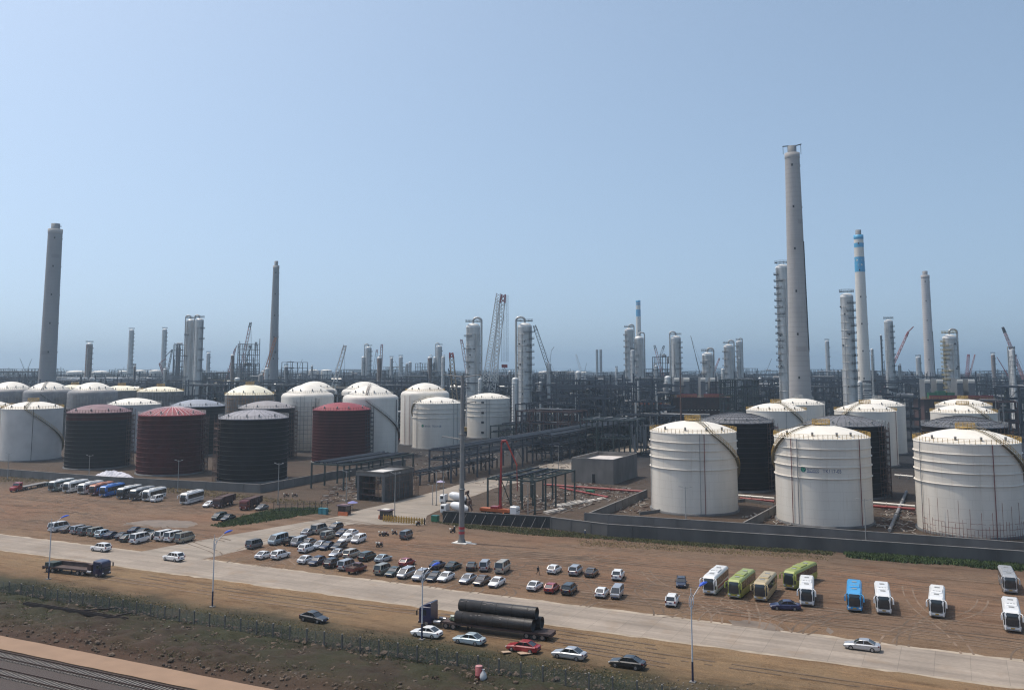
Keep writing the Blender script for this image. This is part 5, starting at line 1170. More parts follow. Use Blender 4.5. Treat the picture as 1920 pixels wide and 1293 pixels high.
# ---------------------------------------------------------------- pipes, timber and odds on the plant ground
def pipe(p0, p1, r, z, m, label, cat='pipe', sup=True):
    P, Q = at(*p0), at(*p1); L = hypot(Q[0]-P[0],Q[1]-P[1]); t = thing('ground_pipe', label, cat, (P[0],P[1],0), atan2(Q[1]-P[1],Q[0]-P[0]))
    MB().tube((0,0,z),(L,0,z),r,n=10).build('pipe', m, t)
    mb = MB()
    for k in range(max(2,int(L/5))): x = L*(k+.5)/max(2,int(L/5)); mb.b2(x-.15,x+.15,-.5,.5,0,z-r)
    mb.build('support', M_conc, t)
    mb = MB()
    for k in range(1,3): mb.tube((L*k/3-.08,0,z),(L*k/3+.08,0,z),r*1.5,n=12)
    mb.build('flange', m, t)
pipe((1020,912),(1210,926),.35,.8,M_redpipe,'red pipe along the ground before the grey flat-roofed building')
pipe((1050,917),(1140,935),.3,.6,M_redpipe,'shorter red pipe nearer the foremost left white tank')
pipe((1385,934),(1452,940),.3,1.0,M_whiter,'white pipe between the two foremost left tanks'); pipe((1388,939),(1452,945),.35,.9,M_redpipe,'red pipe between the two foremost left tanks')
pipe((1636,948),(1716,955),.3,1.0,M_whiter,'white pipe between the TK117-05 tank and the scaffolded tank'); pipe((1637,954),(1716,960),.4,.9,M_redpipe,'red pipe between the TK117-05 tank and the scaffolded tank')
pipe((1668,999),(1700,925),.45,.7,M_grey,'grey pipe running back between the TK117-05 tank and the scaffolded tank'); pipe((1678,896),(1712,899),.3,1.2,M_whiter,'short white pipe behind the grey pipe at right')
pipe((745,826),(776,831),.35,1.0,M_redpipe,'red pipe at the foot of the white tank behind the lettered one')
for u, v, L, n, lab in ((1045,958,9,3,'stack of pale planks nearest the small steel rack'),(1075,946,14,4,'long stack of pale planks beside the red pipe'),(1120,938,12,3,'row of pale planks left of the low bund wall'),(1010,975,5,2,'short plank pair near the hoarding')):
    t = thing('plank_stack', lab, 'planks', at(u, v), SITE + pi/2 - .25)
    for k in range(n): MB().b2(-L/2+k*.4,L/2+k*.3,k*.9,k*.9+.5,0,.25+.1*(k % 2)).build('plank', M_wood, t)
t = thing('waste_bin', 'green box bin beside the hoarding end', 'bin', at(816,977), SITE); MB().b2(-.9,.9,-.7,.7,.1,1.5).build('body', M_green, t); MB().b2(-.95,.95,-.75,.75,1.5,1.6).build('lid', M_teal, t)
t = thing('site_box', 'green box by the red pipes', 'box', at(1107,927), SITE); MB().b2(-1.3,1.3,-.7,.7,0,1.3).build('body', M_green, t); MB().b2(-1.35,1.35,-.75,.75,1.3,1.4).build('lid', M_green, t)
t = thing('portable_toilet', 'pair of blue-green site bins by the pole fence end', 'bins', at(602,963), SITE)
for k in (0,1.5): MB().b2(k-.6,k+.6,-.6,.6,0,1.7).build('body', mat('bin_teal',(.04,.20,.24),.6), t)
t = thing('oil_drum', 'red drum standing at the wire fence', 'drum', at(898,1272,.35)); MB().lathe([(0,0),(.5,0),(.5,.5),(.53,.52),(.5,.54),(.5,1.6),(0,1.6)],18).build('body', mat('drum_red',(.22,.045,.05),.6), t); MB().lathe([(.45,1.6),(.5,1.66),(.45,1.7),(0,1.68)],18).build('lid', mat('drum_pink',(.42,.2,.2),.6), t)
t = thing('rubbish_bag', 'pale bag leaning on the red drum at the fence', 'bag', at(906,1274,.35)); b = MB(); b.lathe([(0,0),(.42,.05),(.5,.4),(.4,.85),(.16,1.15),(.1,1.3),(.2,1.38)],12); b.build('bag', mat('bag_white',(.5,.5,.5),.7), t)
for u, v, s, lab in ((949,1224,1.0,'small tan board on the grass left of the red car'),(984,1226,1.5,'larger tan board on the grass by the red car')):
    t = thing('board', lab, 'board', at(u, v), .3); MB().box((0,0,.22),(s*1.3,s*.8,.08),.2,.08).box((.1,.2,.1),(s*.9,s*.5,.1),-.3).build('sheet', mat('tan_board',(.42,.30,.21),.8), t)
t = thing('tarpaulin', 'crumpled white sheeting behind the bund wall by the red-striped tank', 'sheeting', at(213,903), SITE); mb = MB(); rd = random.Random(2); n = 26; 
for j in range(9):
    for i in range(n+1): mb.v.append(((i/n-.5)*19, (j/8-.5)*6, (3.9+rd.uniform(-.4,.5))*sin(pi*(i+1)/(n+2))**.5*sin(pi*(j+.6)/9.2)))
for j in range(8):
    for i in range(n): k = j*(n+1)+i; mb.f.append((k,k+1,k+n+2,k+n+1)); mb.sm.append(False)
mb.build('sheet', mat('white_sheeting',(.60,.58,.62),.7), t)
# ---------------------------------------------------------------- road vehicles
def paint(name, c, metal=0.0): return mat('paint_'+name, c, .38, metal, var=.06, scale=.8, coat=.6)
PT = dict(white=paint('white',(.74,.74,.73)), silver=paint('silver',(.42,.43,.45),.5), grey=paint('grey',(.16,.165,.17),.3), black=paint('black',(.012,.013,.015)), navy=paint('navy',(.014,.022,.05)), red=paint('red',(.27,.015,.02)), khaki=paint('khaki',(.27,.26,.21),.2), beige=paint('beige',(.42,.39,.33),.2), dgreen=paint('dark_green',(.02,.035,.03)), blue=paint('blue',(.012,.02,.075)), brown=paint('brown',(.10,.075,.06),.2), maroon=paint('maroon',(.12,.02,.018)), paleblue=paint('pale_blue',(.42,.50,.54),.3))
M_bump = mat('bumper_plastic',(.03,.03,.032),.7)
def ring(x, w, z0, z1, r=.12):
    return [(x,-w*.93,z0),(x,-w,z0+.2*(z1-z0)+.02),(x,-w,z1-r),(x,-w+r,z1),(x,w-r,z1),(x,w,z1-r),(x,w,z0+.2*(z1-z0)+.02),(x,w*.93,z0)]
def wheel(t, x, y, r, wd=.2):
    s = 1 if y > 0 else -1
    o = MB().tube((x,y-wd/2,r),(x,y+wd/2,r),r,n=16).build('wheel', M_tyre, t)
    MB().tube((x,y+s*wd*.4,r),(x,y+s*(wd*.5+.02),r),r*.62,r*.55,n=12).build('rim', M_rim, o)
def glassbar(b, p0, p1, w): b.bar(p0, p1, w)
SPEC = dict(  # body stations (x,halfw,z0,z1); cabin stations (x,halfw,z0,z1); roof x range
 sedan=dict(L=4.75, body=[(2.37,.60,.35,.62),(2.25,.78,.27,.72),(1.6,.88,.22,.84),(.95,.90,.22,.92),(-1.5,.90,.22,.97),(-2.1,.86,.26,.98),(-2.37,.74,.34,.90)], cab=[(1.05,.76,.86,.93),(.28,.66,.88,1.38),(-.85,.66,.9,1.42),(-1.75,.74,.9,.99)], wx=(1.42,-1.38), wr=.32),
 hatch=dict(L=4.2, body=[(2.1,.60,.35,.66),(1.98,.78,.27,.76),(1.4,.86,.22,.90),(.85,.88,.22,.97),(-1.6,.88,.22,1.02),(-2.0,.84,.28,1.02),(-2.1,.76,.36,.95)], cab=[(.98,.75,.9,.97),(.25,.66,.92,1.46),(-1.35,.66,.95,1.50),(-2.0,.72,.95,1.03)], wx=(1.28,-1.28), wr=.31),
 suv=dict(L=4.7, body=[(2.35,.66,.42,.80),(2.22,.84,.34,.92),(1.5,.92,.30,1.05),(.95,.93,.30,1.10),(-1.7,.93,.30,1.12),(-2.25,.90,.36,1.12),(-2.35,.82,.44,1.05)], cab=[(1.05,.80,1.02,1.10),(.40,.72,1.05,1.68),(-1.75,.72,1.08,1.72),(-2.22,.78,1.08,1.14)], wx=(1.4,-1.38), wr=.37),
 mpv=dict(L=4.7, body=[(2.35,.62,.36,.74),(2.2,.80,.28,.88),(1.6,.89,.24,1.02),(1.1,.91,.24,1.06),(-1.9,.91,.24,1.08),(-2.25,.88,.3,1.08),(-2.35,.82,.38,1.0)], cab=[(1.75,.74,.95,1.04),(.75,.72,1.0,1.66),(-1.9,.72,1.04,1.70),(-2.28,.78,1.04,1.10)], wx=(1.45,-1.42), wr=.33),
 van=dict(L=4.2, body=[(2.1,.70,.42,.85),(2.0,.78,.30,1.02),(1.6,.80,.26,1.10),(-1.9,.80,.26,1.10),(-2.05,.79,.3,1.08),(-2.1,.76,.38,1.0)], cab=[(1.85,.76,1.02,1.12),(1.25,.70,1.05,1.82),(-1.85,.70,1.06,1.90),(-2.07,.74,1.06,1.14)], wx=(1.3,-1.2), wr=.29),
 minibus=dict(L=5.2, body=[(2.6,.78,.40,.90),(2.5,.88,.30,1.12),(2.0,.93,.27,1.22),(-2.4,.93,.27,1.24),(-2.55,.92,.3,1.22),(-2.6,.88,.4,1.1)], cab=[(2.25,.86,1.14,1.24),(1.5,.80,1.16,2.10),(-2.35,.80,1.2,2.20),(-2.57,.86,1.2,1.28)], wx=(1.6,-1.5), wr=.34),
)
PROTO = {}
def car_proto(kind):
    s = SPEC[kind]; t = thing('parked_car', 'car', 'car', (0,0,0)); L2 = s['L']/2
    b = MB().loft([ring(*q) for q in s['body']]); b.build('body', PT['white'], t)
    c = s['cab']; z1 = c[1][3]
    MB().loft([[(x,-w,z0),(x,-w,z1_-.02),(x,-w+.03,z1_),(x,w-.03,z1_),(x,w,z1_-.02),(x,w,z0)] for x, w, z0, z1_ in c]).build('windows', M_glass, t)
    x1, x2 = c[1][0], c[2][0]; b = MB().loft([ring(x1+.08,.60,c[1][3]-.03,c[1][3]+.035,.03), ring(x1-.3,.68,c[1][3]-.05,c[1][3]+.08,.05), ring(x2+.2,.68,c[2][3]-.05,c[2][3]+.06,.05), ring(x2-.1,.62,c[2][3]-.05,c[2][3]+.03,.03)])
    for y in (-1,1):
        b.bar((c[0][0],y*(c[0][1]+.005),c[0][3]-.02),(x1,y*(c[1][1]+.005),c[1][3]),.075)
        b.bar((c[3][0],y*(c[3][1]+.005),c[3][3]-.02),(x2,y*(c[2][1]+.005),c[2][3]),.16 if kind != 'sedan' else .1)
        n = 1 if kind in ('sedan','hatch') else 2
        for k in range(n): xm = x1+(x2-x1)*(k+.75)/(n+.55); b.bar((xm,y*(c[0][1]+.0),c[0][2]),(xm-.04,y*(c[1][1]+.01),c[1][3]),.075)
    b.build('roof', PT['white'], t)
    for x in s['wx']:
        for y in (-1,1): wheel(t, x, y*(s['body'][3][1]-.08), s['wr'])
    f = s['body'][1]; r_ = s['body'][-2]
    for y in (-1,1):
        MB().box((f[0]+.02,y*(f[1]-.16),f[3]-.13),(.16,.30,.13),-y*.35).build('headlight', M_lampw, t)
        MB().box((r_[0]-.12,y*(r_[1]-.14),r_[3]-.14),(.14,.22,.16 if kind in ('sedan','hatch') else .34),y*.3).build('taillight', M_lampr, t)
        MB().box((c[0][0]-.25,y*(s['body'][3][1]+.1),c[0][3]+.06),(.14,.2,.13)).build('mirror', PT['white'], t)
        MB().box((x1-.95,y*(s['body'][3][1]+.005),s['body'][3][3]-.14),(.18,.03,.03)).build('door_handle', M_rim, t)
    MB().box((L2-.04,0,.44),(.14,1.25,.16)).build('grille', M_bump, t); MB().box((-L2+.02,0,.40),(.14,1.4,.14)).build('rear_bumper', M_bump, t)
    MB().box((-L2-.03,0,.74),(.04,.44,.14)).build('number_plate', M_plate, t); MB().box((L2+.02,0,.44),(.06,.44,.13)).build('number_plate', M_plate, t)
    freeze(t); return t
def head(vp, u): return atan2(1700.0, vp-960)     # heading (maths angle) of a line that vanishes at pixel vp on the skyline
def vehicle(kind, u, v, vp, facing, col, label, group='cars in the dirt parking lot', cat='car', end=True, extra=None, rz=None):
    first = kind not in PROTO
    if first: PROTO[kind] = car_proto(kind)
    a = head(vp, u) if rz is None else rz
    if facing == 'f': a += pi
    p = at(u, v)
    if end:
        k = SPEC[kind]['L']/2*(-1 if facing == 'f' else 1); p = (p[0]+k*cos(a), p[1]+k*sin(a), 0)
    m = PT[col]
    r = dup(PROTO[kind], p, a, label, group, {'body':m,'roof':m,'mirror':m}, first); r['category'] = cat
    r.location.x += random.uniform(-.05,.05); r.scale = (1.06,1.06,1.06)
    return r
V = vehicle; LOT = 'cars in the dirt parking lot'; VL = 'vans and cars parked in a row by the road at left'
cars = [
 ('van',466,1030,1650,'r','grey','dark grey microvan parked alone at the corner of the branch road'),
 ('minibus',508,1022.6,1700,'f','paleblue','pale van facing the camera, first beside the branch road'),
 ('van',550,1025,1650,'f','silver','silver van beside the black pickup in the back row'),
 ('sedan',568,1005,1650,'r','silver','silver saloon behind the silver van, close to the branch road'),
 ('minibus',588,1002,1500,'r','beige','long beige minibus farthest back in the lot'),
 ('van',605.5,1013,1650,'r','khaki','khaki van below the long beige minibus'),
 ('suv',618,997,1700,'f','black','black off-roader half hidden behind the long minibus'),
 ('sedan',631.6,1006.3,1650,'f','navy','dark saloon right of the khaki van'),
 ('sedan',648,1007,1650,'f','white','white saloon at the back right, above the white estate'),
 ('hatch',638,1018.6,1650,'f','white','white hatchback left of the white estate'),
 ('mpv',663,1019.5,1500,'f','white','white estate at the right end of the back rows'),
 ('sedan',566,1025,1650,'f','grey','grey saloon half hidden behind the white off-roader'),
 ('sedan',588.8,1030,1650,'f','silver','silver saloon between two dark saloons in the second row'),
 ('sedan',603,1031.8,1650,'f','navy','dark blue saloon right of the silver one in the second row'),
 ('sedan',625,1031.8,1650,'f','black','black saloon at the right end of the second row'),
 ('suv',564,1037.4,1650,'r','white','white off-roader at the left of the second row'),
 ('sedan',482.7,1049.3,1700,'r','white','white saloon foremost left, nearest the road fork'),
 ('suv',512.6,1050,1700,'r','white','white boxy estate beside the foremost left saloon'),
 ('sedan',562,1058,1700,'r','white','white saloon at the left end of the third row'),
 ('hatch',583.5,1061.4,1650,'f','navy','dark blue car beside the white saloon of the third row'),
 ('suv',612.8,1065.8,1700,'r','black','black boxy off-roader in the third row'),
 ('sedan',621,1046,1650,'f','silver','silver saloon above the black boxy off-roader'),
 ('mpv',648,1047.8,1650,'r','beige','beige people carrier right of the silver saloon above the off-roader'),
 ('mpv',677.5,1053,1700,'r','dgreen','dark greenish van-like car in the middle of the lot'),
 ('sedan',707.8,1056,1700,'r','paleblue','pale silver saloon left of the small red car'),
 ('van',639,1070.6,1650,'r','silver','small silver van behind the red-brown pickup'),
 ('van',706.7,1079,1650,'r','khaki','khaki green van at the start of the front row'),
 ('sedan',727.6,1082,1650,'f','dgreen','very dark saloon beside the khaki green van'),
 ('mpv',750.5,1086,1650,'f','silver','silver people carrier in the front row by the dark saloon'),
 ('hatch',753.7,1063.3,1700,'r','red','small red car in the middle of the lot'),
 ('van',754.7,1012,1500,'r','grey','dark minivan parked alone near the motorcycles'),
 ('suv',778.8,1090.4,1600,'f','silver','silver off-roader behind the street lamp in the front row'),
 ('sedan',805,1091.5,1650,'f','black','black saloon right of the lamp in the front row'),
 ('sedan',825.8,1092,1650,'f','white','white saloon at the end of the lamp group in the front row'),
 ('sedan',811,1068.5,1600,'r','navy','dark blue saloon behind the blue lamp head'),
 ('sedan',840.4,1070.6,1700,'r','dgreen','black-green saloon right of the dark blue one behind the lamp'),
 ('hatch',881,1071.6,1150,'r','black','small black hatchback seen from behind'),
 ('van',905.7,1072.5,1180,'r','silver','narrow silver van seen squarely from behind'),
 ('minibus',935.4,1076.7,1450,'r','beige','beige minibus with its long flank lit, middle of the lot'),
 ('sedan',866.5,1095.7,1700,'f','silver','silver saloon, left one of the front trio beside the lamp group'),
 ('sedan',893.6,1099,1700,'f','brown','brownish saloon in the middle of the front trio'),
 ('sedan',921.8,1102.5,1650,'f','white','white saloon at the right of the front trio'),
 ('hatch',1032.4,1076.9,1700,'r','white','white hatchback just right of the walking person'),
 ('mpv',1073.8,1080.4,1550,'r','silver','silver people carrier right of the white hatchback'),
 ('sedan',1103.4,1083,1600,'r','brown','brownish silver saloon beside the silver people carrier'),
 ('sedan',994.9,1109,1650,'r','white','white saloon at the left of the trio with the red car'),
 ('hatch',1028.3,1113,1650,'r','red','red hatchback between a white saloon and a black van'),
 ('mpv',1060.6,1116.5,1600,'r','black','black people carrier right of the red hatchback'),
 ('hatch',1124.3,1122,1550,'r','white','white and black crossover left of the shiny silver van'),
 ('van',1153,1124,1500,'f','silver','silver van with gleaming bonnet facing the camera'),
 ('suv',1155.7,1089.4,1450,'r','white','white off-roader parked alone above the shiny silver van'),
 ('hatch',1276.7,1103,1300,'f','navy','dark blue hatchback parked alone left of the coaches'),
 ('mpv',1257.3,1138.9,1500,'r','white','white people carrier parked alone near the road'),
]
for q in cars: V(*q)
vans = [
 ('minibus',95,997.8,1540,'r','white','large white van at the far left end of the row by the road'),
 ('sedan',115,999.5,1540,'r','brown','dark brownish car right of the large white van'),
 ('van',134.7,1002,1540,'r','silver','silver van third in the row by the road'),
 ('van',148.6,1004.5,1540,'r','grey','grey van fourth in the row by the road'),
 ('van',166.6,1006,1540,'r','khaki','khaki van fifth in the row by the road'),
 ('suv',181.6,1009.5,1540,'r','paleblue','pale off-roader between the khaki van and the dark saloons'),
 ('sedan',197.3,1010.7,1540,'r','navy','dark blue saloon right of the pale off-roader'),
 ('sedan',218,1012.4,1540,'r','black','black saloon in the middle of the row by the road'),
 ('hatch',228.6,1016.8,1540,'r','dgreen','dark green hatchback left of the white van in mid row'),
 ('sedan',243,1001.5,1540,'r','navy','dark blue car in the second rank behind the black saloon'),
 ('sedan',259,1004,1540,'r','dgreen','dark green saloon in the second rank behind the white van'),
 ('minibus',248.4,1020,1540,'r','white','white van in mid row, foremost of the row by the road'),
 ('hatch',278.7,1011,1540,'r','dgreen','dark green hatchback between the mid row white van and the white pair'),
 ('minibus',294.4,1015,1540,'r','white','white van, left one of the white pair'),
 ('minibus',312,1016.6,1540,'r','white','white van, right one of the white pair'),
 ('minibus',332,1019,1540,'r','khaki','khaki van at the right end of the row by the road'),
]
for q in vans: V(*q, group=VL)
V('van',285.6,941.8,1400,'f','white','small white van in front of the white coach at the row end', 'vehicles by the left bund wall', 'van')
V('hatch',384,951.5,1400,'f','white','white car left of the red-brown dump lorries', 'vehicles by the left bund wall')
V('mpv',401,975.6,1500,'f','dgreen','dark green people carrier standing on the dirt beside the weeds', 'vehicles by the left bund wall')
V('sedan',417.6,977.5,1500,'f','black','black saloon beside the dark green people carrier', 'vehicles by the left bund wall')
V('sedan',482,957.5,1500,'f','grey','grey green saloon right of the red-brown dump lorries', 'vehicles by the left bund wall')
RG = 'cars on the road'; VG = 'cars parked on the near verge'
V('suv',189,1032.5,0,'x','white','white off-roader driving on the road, left of the fork', RG, rz=SITE+pi, end=False)
V('suv',325,1050.5,0,'x','white','white off-roader driving on the road at the fork', RG, rz=SITE+pi-.04, end=False)
V('sedan',1617,1217,0,'x','silver','silver saloon driving on the road below the coaches', RG, rz=SITE+pi, end=False)
V('sedan',588.5,1164,0,'x','black','black saloon parked alone on the tan verge at left', VG, rz=SITE-.05, end=False)
V('sedan',799.5,1192.5,0,'x','white','white saloon with dark glass roof behind the lamp, below the blue lorry cab', VG, rz=SITE+pi+.02, end=False)
V('sedan',880,1205.5,0,'x','paleblue','pale blue silver saloon in front of the pipe lorry', VG, rz=SITE+pi, end=False)
V('sedan',981,1220,0,'x','red','bright red saloon parked on the grass', VG, rz=SITE+pi+.03, end=False)
V('sedan',1067,1233,0,'x','silver','silver saloon on the verge between the red and the black saloon', VG, rz=SITE+pi, end=False)
V('sedan',1176,1250,0,'x','black','black saloon at the right end of the line on the verge', VG, rz=SITE+pi+.02, end=False)
V('sedan',1472.5,1141.5,0,'x','blue','dark blue saloon parked sideways in front of the coaches', 'cars in the dirt parking lot', rz=pi-.16, end=False)
# red pickup and black pickup
def pickup(u, v, vp, facing, col, label):
    a = head(vp, u) + (pi if facing == 'f' else 0); p = at(u, v); k = 2.6*(-1 if facing == 'f' else 1); m = PT[col]
    t = thing('pickup_truck', label, 'pickup', (p[0]+k*cos(a), p[1]+k*sin(a), 0), a, None)
    MB().loft([ring(2.6,.68,.42,.85),ring(2.45,.84,.34,1.0),ring(1.5,.90,.32,1.1),ring(-.3,.90,.32,1.1)]).build('body', m, t)
    MB().loft([[(x,-w,z0),(x,-w,z1),(x,w,z1),(x,w,z0)] for x, w, z0, z1 in ((1.6,.78,1.05,1.12),(.9,.7,1.05,1.75),(-.1,.7,1.05,1.78),(-.25,.76,1.05,1.7))]).build('windows', M_glass, t)
    MB().loft([ring(.95,.64,1.73,1.79,.03),ring(-.2,.66,1.75,1.83,.03)]).build('roof', m, t)
    b = MB(); b.b2(-2.6,-.35,-.95,.95,.62,.72); b.b2(-2.6,-.35,-.98,-.92,.72,1.2); b.b2(-2.6,-.35,.92,.98,.72,1.2); b.b2(-2.64,-2.58,-.92,.92,.72,1.2); b.build('load_bed', m, t)
    b = MB()
    for x in (-2.5,-1.8,-1.1,-.5):
        for y in (-.95,.95): b.bar((x,y,1.2),(x,y,1.75),.06)
    for z in (1.45,1.75):
        for y in (-.95,.95): b.bar((-2.5,y,z),(-.5,y,z),.06)
    b.build('stake_rail', M_brown if col == 'maroon' else M_black, t); MB().b2(-2.4,-.6,-.8,.8,.72,1.3).build('load', M_rustdk if col == 'maroon' else M_black, t)
    for x in (1.6,-1.6):
        for y in (-.82,.82): wheel(t, x, y, .36)
    for y in (-.62,.62): MB().box((2.52,y,.82),(.14,.28,.14)).build('headlight', M_lampw, t); MB().box((-2.62,y*1.3,.85),(.08,.14,.22)).build('taillight', M_lampr, t)
pickup(655.6,1077,1700,'r','maroon','red-brown pickup with stake sides in the third row'); pickup(533.4,1023.6,1700,'r','black','black loaded pickup between two vans in the back row')
# ---------------------------------------------------------------- coaches
def coach_proto():
    t = thing('coach', 'coach', 'coach', (0,0,0)); st_ = [(5.55,1.02,.55,2.55),(5.42,1.16,.38,3.02),(5.1,1.22,.32,3.25),(4.4,1.25,.30,3.34),(-5.0,1.25,.30,3.34),(-5.4,1.22,.36,3.26),(-5.55,1.12,.5,3.0)]
    MB().loft([ring(x,w,z0,z1,.3 if z1 > 3.1 else .2) for x, w, z0, z1 in st_]).build('body', PT['white'], t)
    MB().loft([ring(x,w,z0,z1,.16) for x, w, z0, z1 in ((5.3,.95,3.02,3.12),(5.0,1.1,3.1,3.34),(4.3,1.14,3.15,3.42),(-4.9,1.14,3.15,3.42),(-5.35,1.08,3.1,3.3))]).build('roof', PT['white'], t)
    # windscreen, wrapped round the nose
    pl = [(-1.245,5.18),(-1.15,5.50),(-.6,5.63),(0,5.66),(.6,5.63),(1.15,5.50),(1.245,5.18)]; vs = []
    for z, k in ((1.15,0.0),(2.0,-.0),(2.6,-.04),(2.9,-.10),(3.05,-.2)):
        vs += [(x+k, y, z) for y, x in pl]
    MB().add(vs, [(j*7+i, j*7+i+1, (j+1)*7+i+1, (j+1)*7+i) for j in range(4) for i in range(6)], True).build('windscreen', M_glass, t)
    for y in (-1,1):
        o = MB().b2(-5.2,4.6,y*1.235,y*1.262,1.62,2.85).build('side_window', M_glass, t)
        b = MB()
        for k in range(6): b.b2(-4.2+k*1.6,-4.13+k*1.6,y*1.25,y*1.27,1.62,2.85)
        b.build('window_pillar', M_black, o)
        MB().b2(-5.1,4.7,y*1.24,y*1.268,.42,.72).build('skirt', M_grey, t)
        MB().b2(-4.6,3.6,y*1.24,y*1.264,.95,1.3).build('side_stripe', M_grey, t)
        MB().path([(5.2,y*1.1,3.05),(5.75,y*1.42,3.0),(5.95,y*1.5,2.75)],.07,6).box((5.95,y*1.5,2.35),(.16,.26,.75)).build('mirror', PT['white'], t)
        MB().box((5.5,y*.82,.85),(.2,.42,.24),-y*.3).build('headlight', M_lampw, t); MB().box((-5.53,y*.95,1.1),(.1,.25,.5)).build('taillight', M_lampr, t)
        for x in (3.4,-3.0): wheel(t, x, y*1.06, .5, .34)
    MB().b2(5.52,5.66,-.9,.9,1.02,1.12).build('grille', M_bump, t); MB().b2(5.5,5.63,-.85,.85,.45,.62).build('front_bumper', M_grey, t); MB().b2(5.58,5.66,-.26,.26,.68,.86).build('number_plate', M_yel, t)
    MB().b2(-5.62,-5.5,-.95,.95,1.7,2.8).build('rear_window', M_glass, t)
    for x in (2.9,.2,-2.6): MB().b2(x-.35,x+.35,-.4,.4,3.4,3.5).build('roof_hatch', M_rail, t)
    o = MB().loft([ring(1.9,.8,3.38,3.5,.05),ring(1.5,.9,3.38,3.62,.06),ring(-1.0,.9,3.38,3.62,.06),ring(-1.4,.8,3.38,3.5,.05)]).build('air_conditioner', PT['white'], t)
    b = MB()
    for k in range(3): b.b2(1.0,1.35,-.6+k*.45,-.3+k*.45,3.6,3.66)
    b.build('fan_grille', M_rail, o)
    freeze(t); return t
CO = {}
def coach(u, v, vp, body, roof, skirt, stripe, label, group, L=1.0, ac=None):
    first = 'p' not in CO
    if first: CO['p'] = coach_proto()
    a = head(vp, u) + pi; p = at(u, v); k = 5.6*L
    r = dup(CO['p'], (p[0]-k*cos(a), p[1]-k*sin(a), 0), a, label, group, {'body':body,'roof':roof,'mirror':stripe if stripe in (PT['white'],) else body,'skirt':skirt,'side_stripe':stripe,'air_conditioner':ac or roof}, first)
    r.scale = (L,1,1); return r
cw = mat('coach_white',(.72,.72,.71),.35,coat=.5,var=.04); cg = mat('coach_lime',(.27,.31,.06),.4,coat=.4,var=.05); ct = mat('coach_tan',(.40,.31,.165),.4,coat=.4,var=.05); cb = mat('coach_blue',(.04,.30,.60),.4,coat=.4,var=.05); cs = mat('coach_silver',(.38,.39,.40),.35,.3,var=.08); cd_ = mat('coach_dark',(.05,.055,.06),.4,coat=.4); cteal = mat('coach_grey_teal',(.13,.19,.19),.4,coat=.4); cor = mat('coach_orange',(.40,.14,.07),.45,var=.08); cmar = mat('coach_maroon',(.17,.04,.035),.4,coat=.4); croy = mat('coach_royal_blue',(.02,.14,.48),.4,coat=.4); credst = mat('coach_red_stripe',(.36,.05,.06),.4)
G1_ = 'coaches in the right-hand lot'; G2_ = 'coaches in a row by the left bund wall'
coach(1329,1116.3,1785,cw,cw,cs,credst,'white coach with red flank, leftmost in the right-hand lot',G1_)
coach(1376,1123.2,1899,cg,cg,cg,cg,'lime green coach between the white and the tan coach',G1_)
coach(1425,1128.4,1788,ct,ct,ct,ct,'tan coach beside the lime green one',G1_,.95)
coach(1479,1105.5,2300,cg,cg,cg,cg,'lime green coach turned aslant behind the white coach with the blue car',G1_,1.08)
coach(1513,1137.8,1530,cw,cw,cs,cw,'white coach right of the dark blue saloon',G1_,.92)
coach(1603,1148.3,1600,cb,cb,croy,cb,'sky blue coach in the right-hand lot',G1_,.95)
coach(1658,1152.9,1590,cw,cw,cs,cw,'white coach just right of the sky blue coach',G1_,.95)
coach(1757.4,1159.7,1780,cw,cw,cs,cw,'white coach standing alone between the white one and the right edge',G1_,.95)
coach(1895.8,1114.2,1690,cs,cs,cd_,cd_,'silver and dark coach by the green weeds at the right edge',G1_,.9)
coach(1900,1186.9,1815,cw,cw,cs,cw,'white coach nearest the camera at the right edge',G1_,.95)
coach(95,922,1200,cteal,cw,cteal,cw,'grey green coach with white roof, first in the left row beside the red lorry',G2_)
coach(122,924.3,1200,cw,cw,cw,cs,'white coach with dark front, second in the left row',G2_)
coach(150,927,1200,cw,cw,cw,cw,'white coach left of the orange-roofed coach',G2_)
coach(171,929.5,1200,cmar,cor,cmar,cmar,'maroon coach with orange roof beside the bright blue coach',G2_)
coach(191,932,1200,croy,croy,croy,cb,'bright blue coach in the left row',G2_)
coach(223.4,936.2,1220,cd_,cw,cs,cs,'dark-sided coach with pale roof, right of the bright blue one',G2_)
coach(247.4,939,1230,cd_,cs,cs,cd_,'dark coach with grey roof in the left row',G2_)
coach(271.4,940.4,1250,cw,cw,cw,cteal,'white coach at the right end of the left row, behind the small white van',G2_,.92)
coach(342.4,946.6,1259,cw,cw,cw,cs,'white and grey coach standing apart right of the left row',G2_,.95)
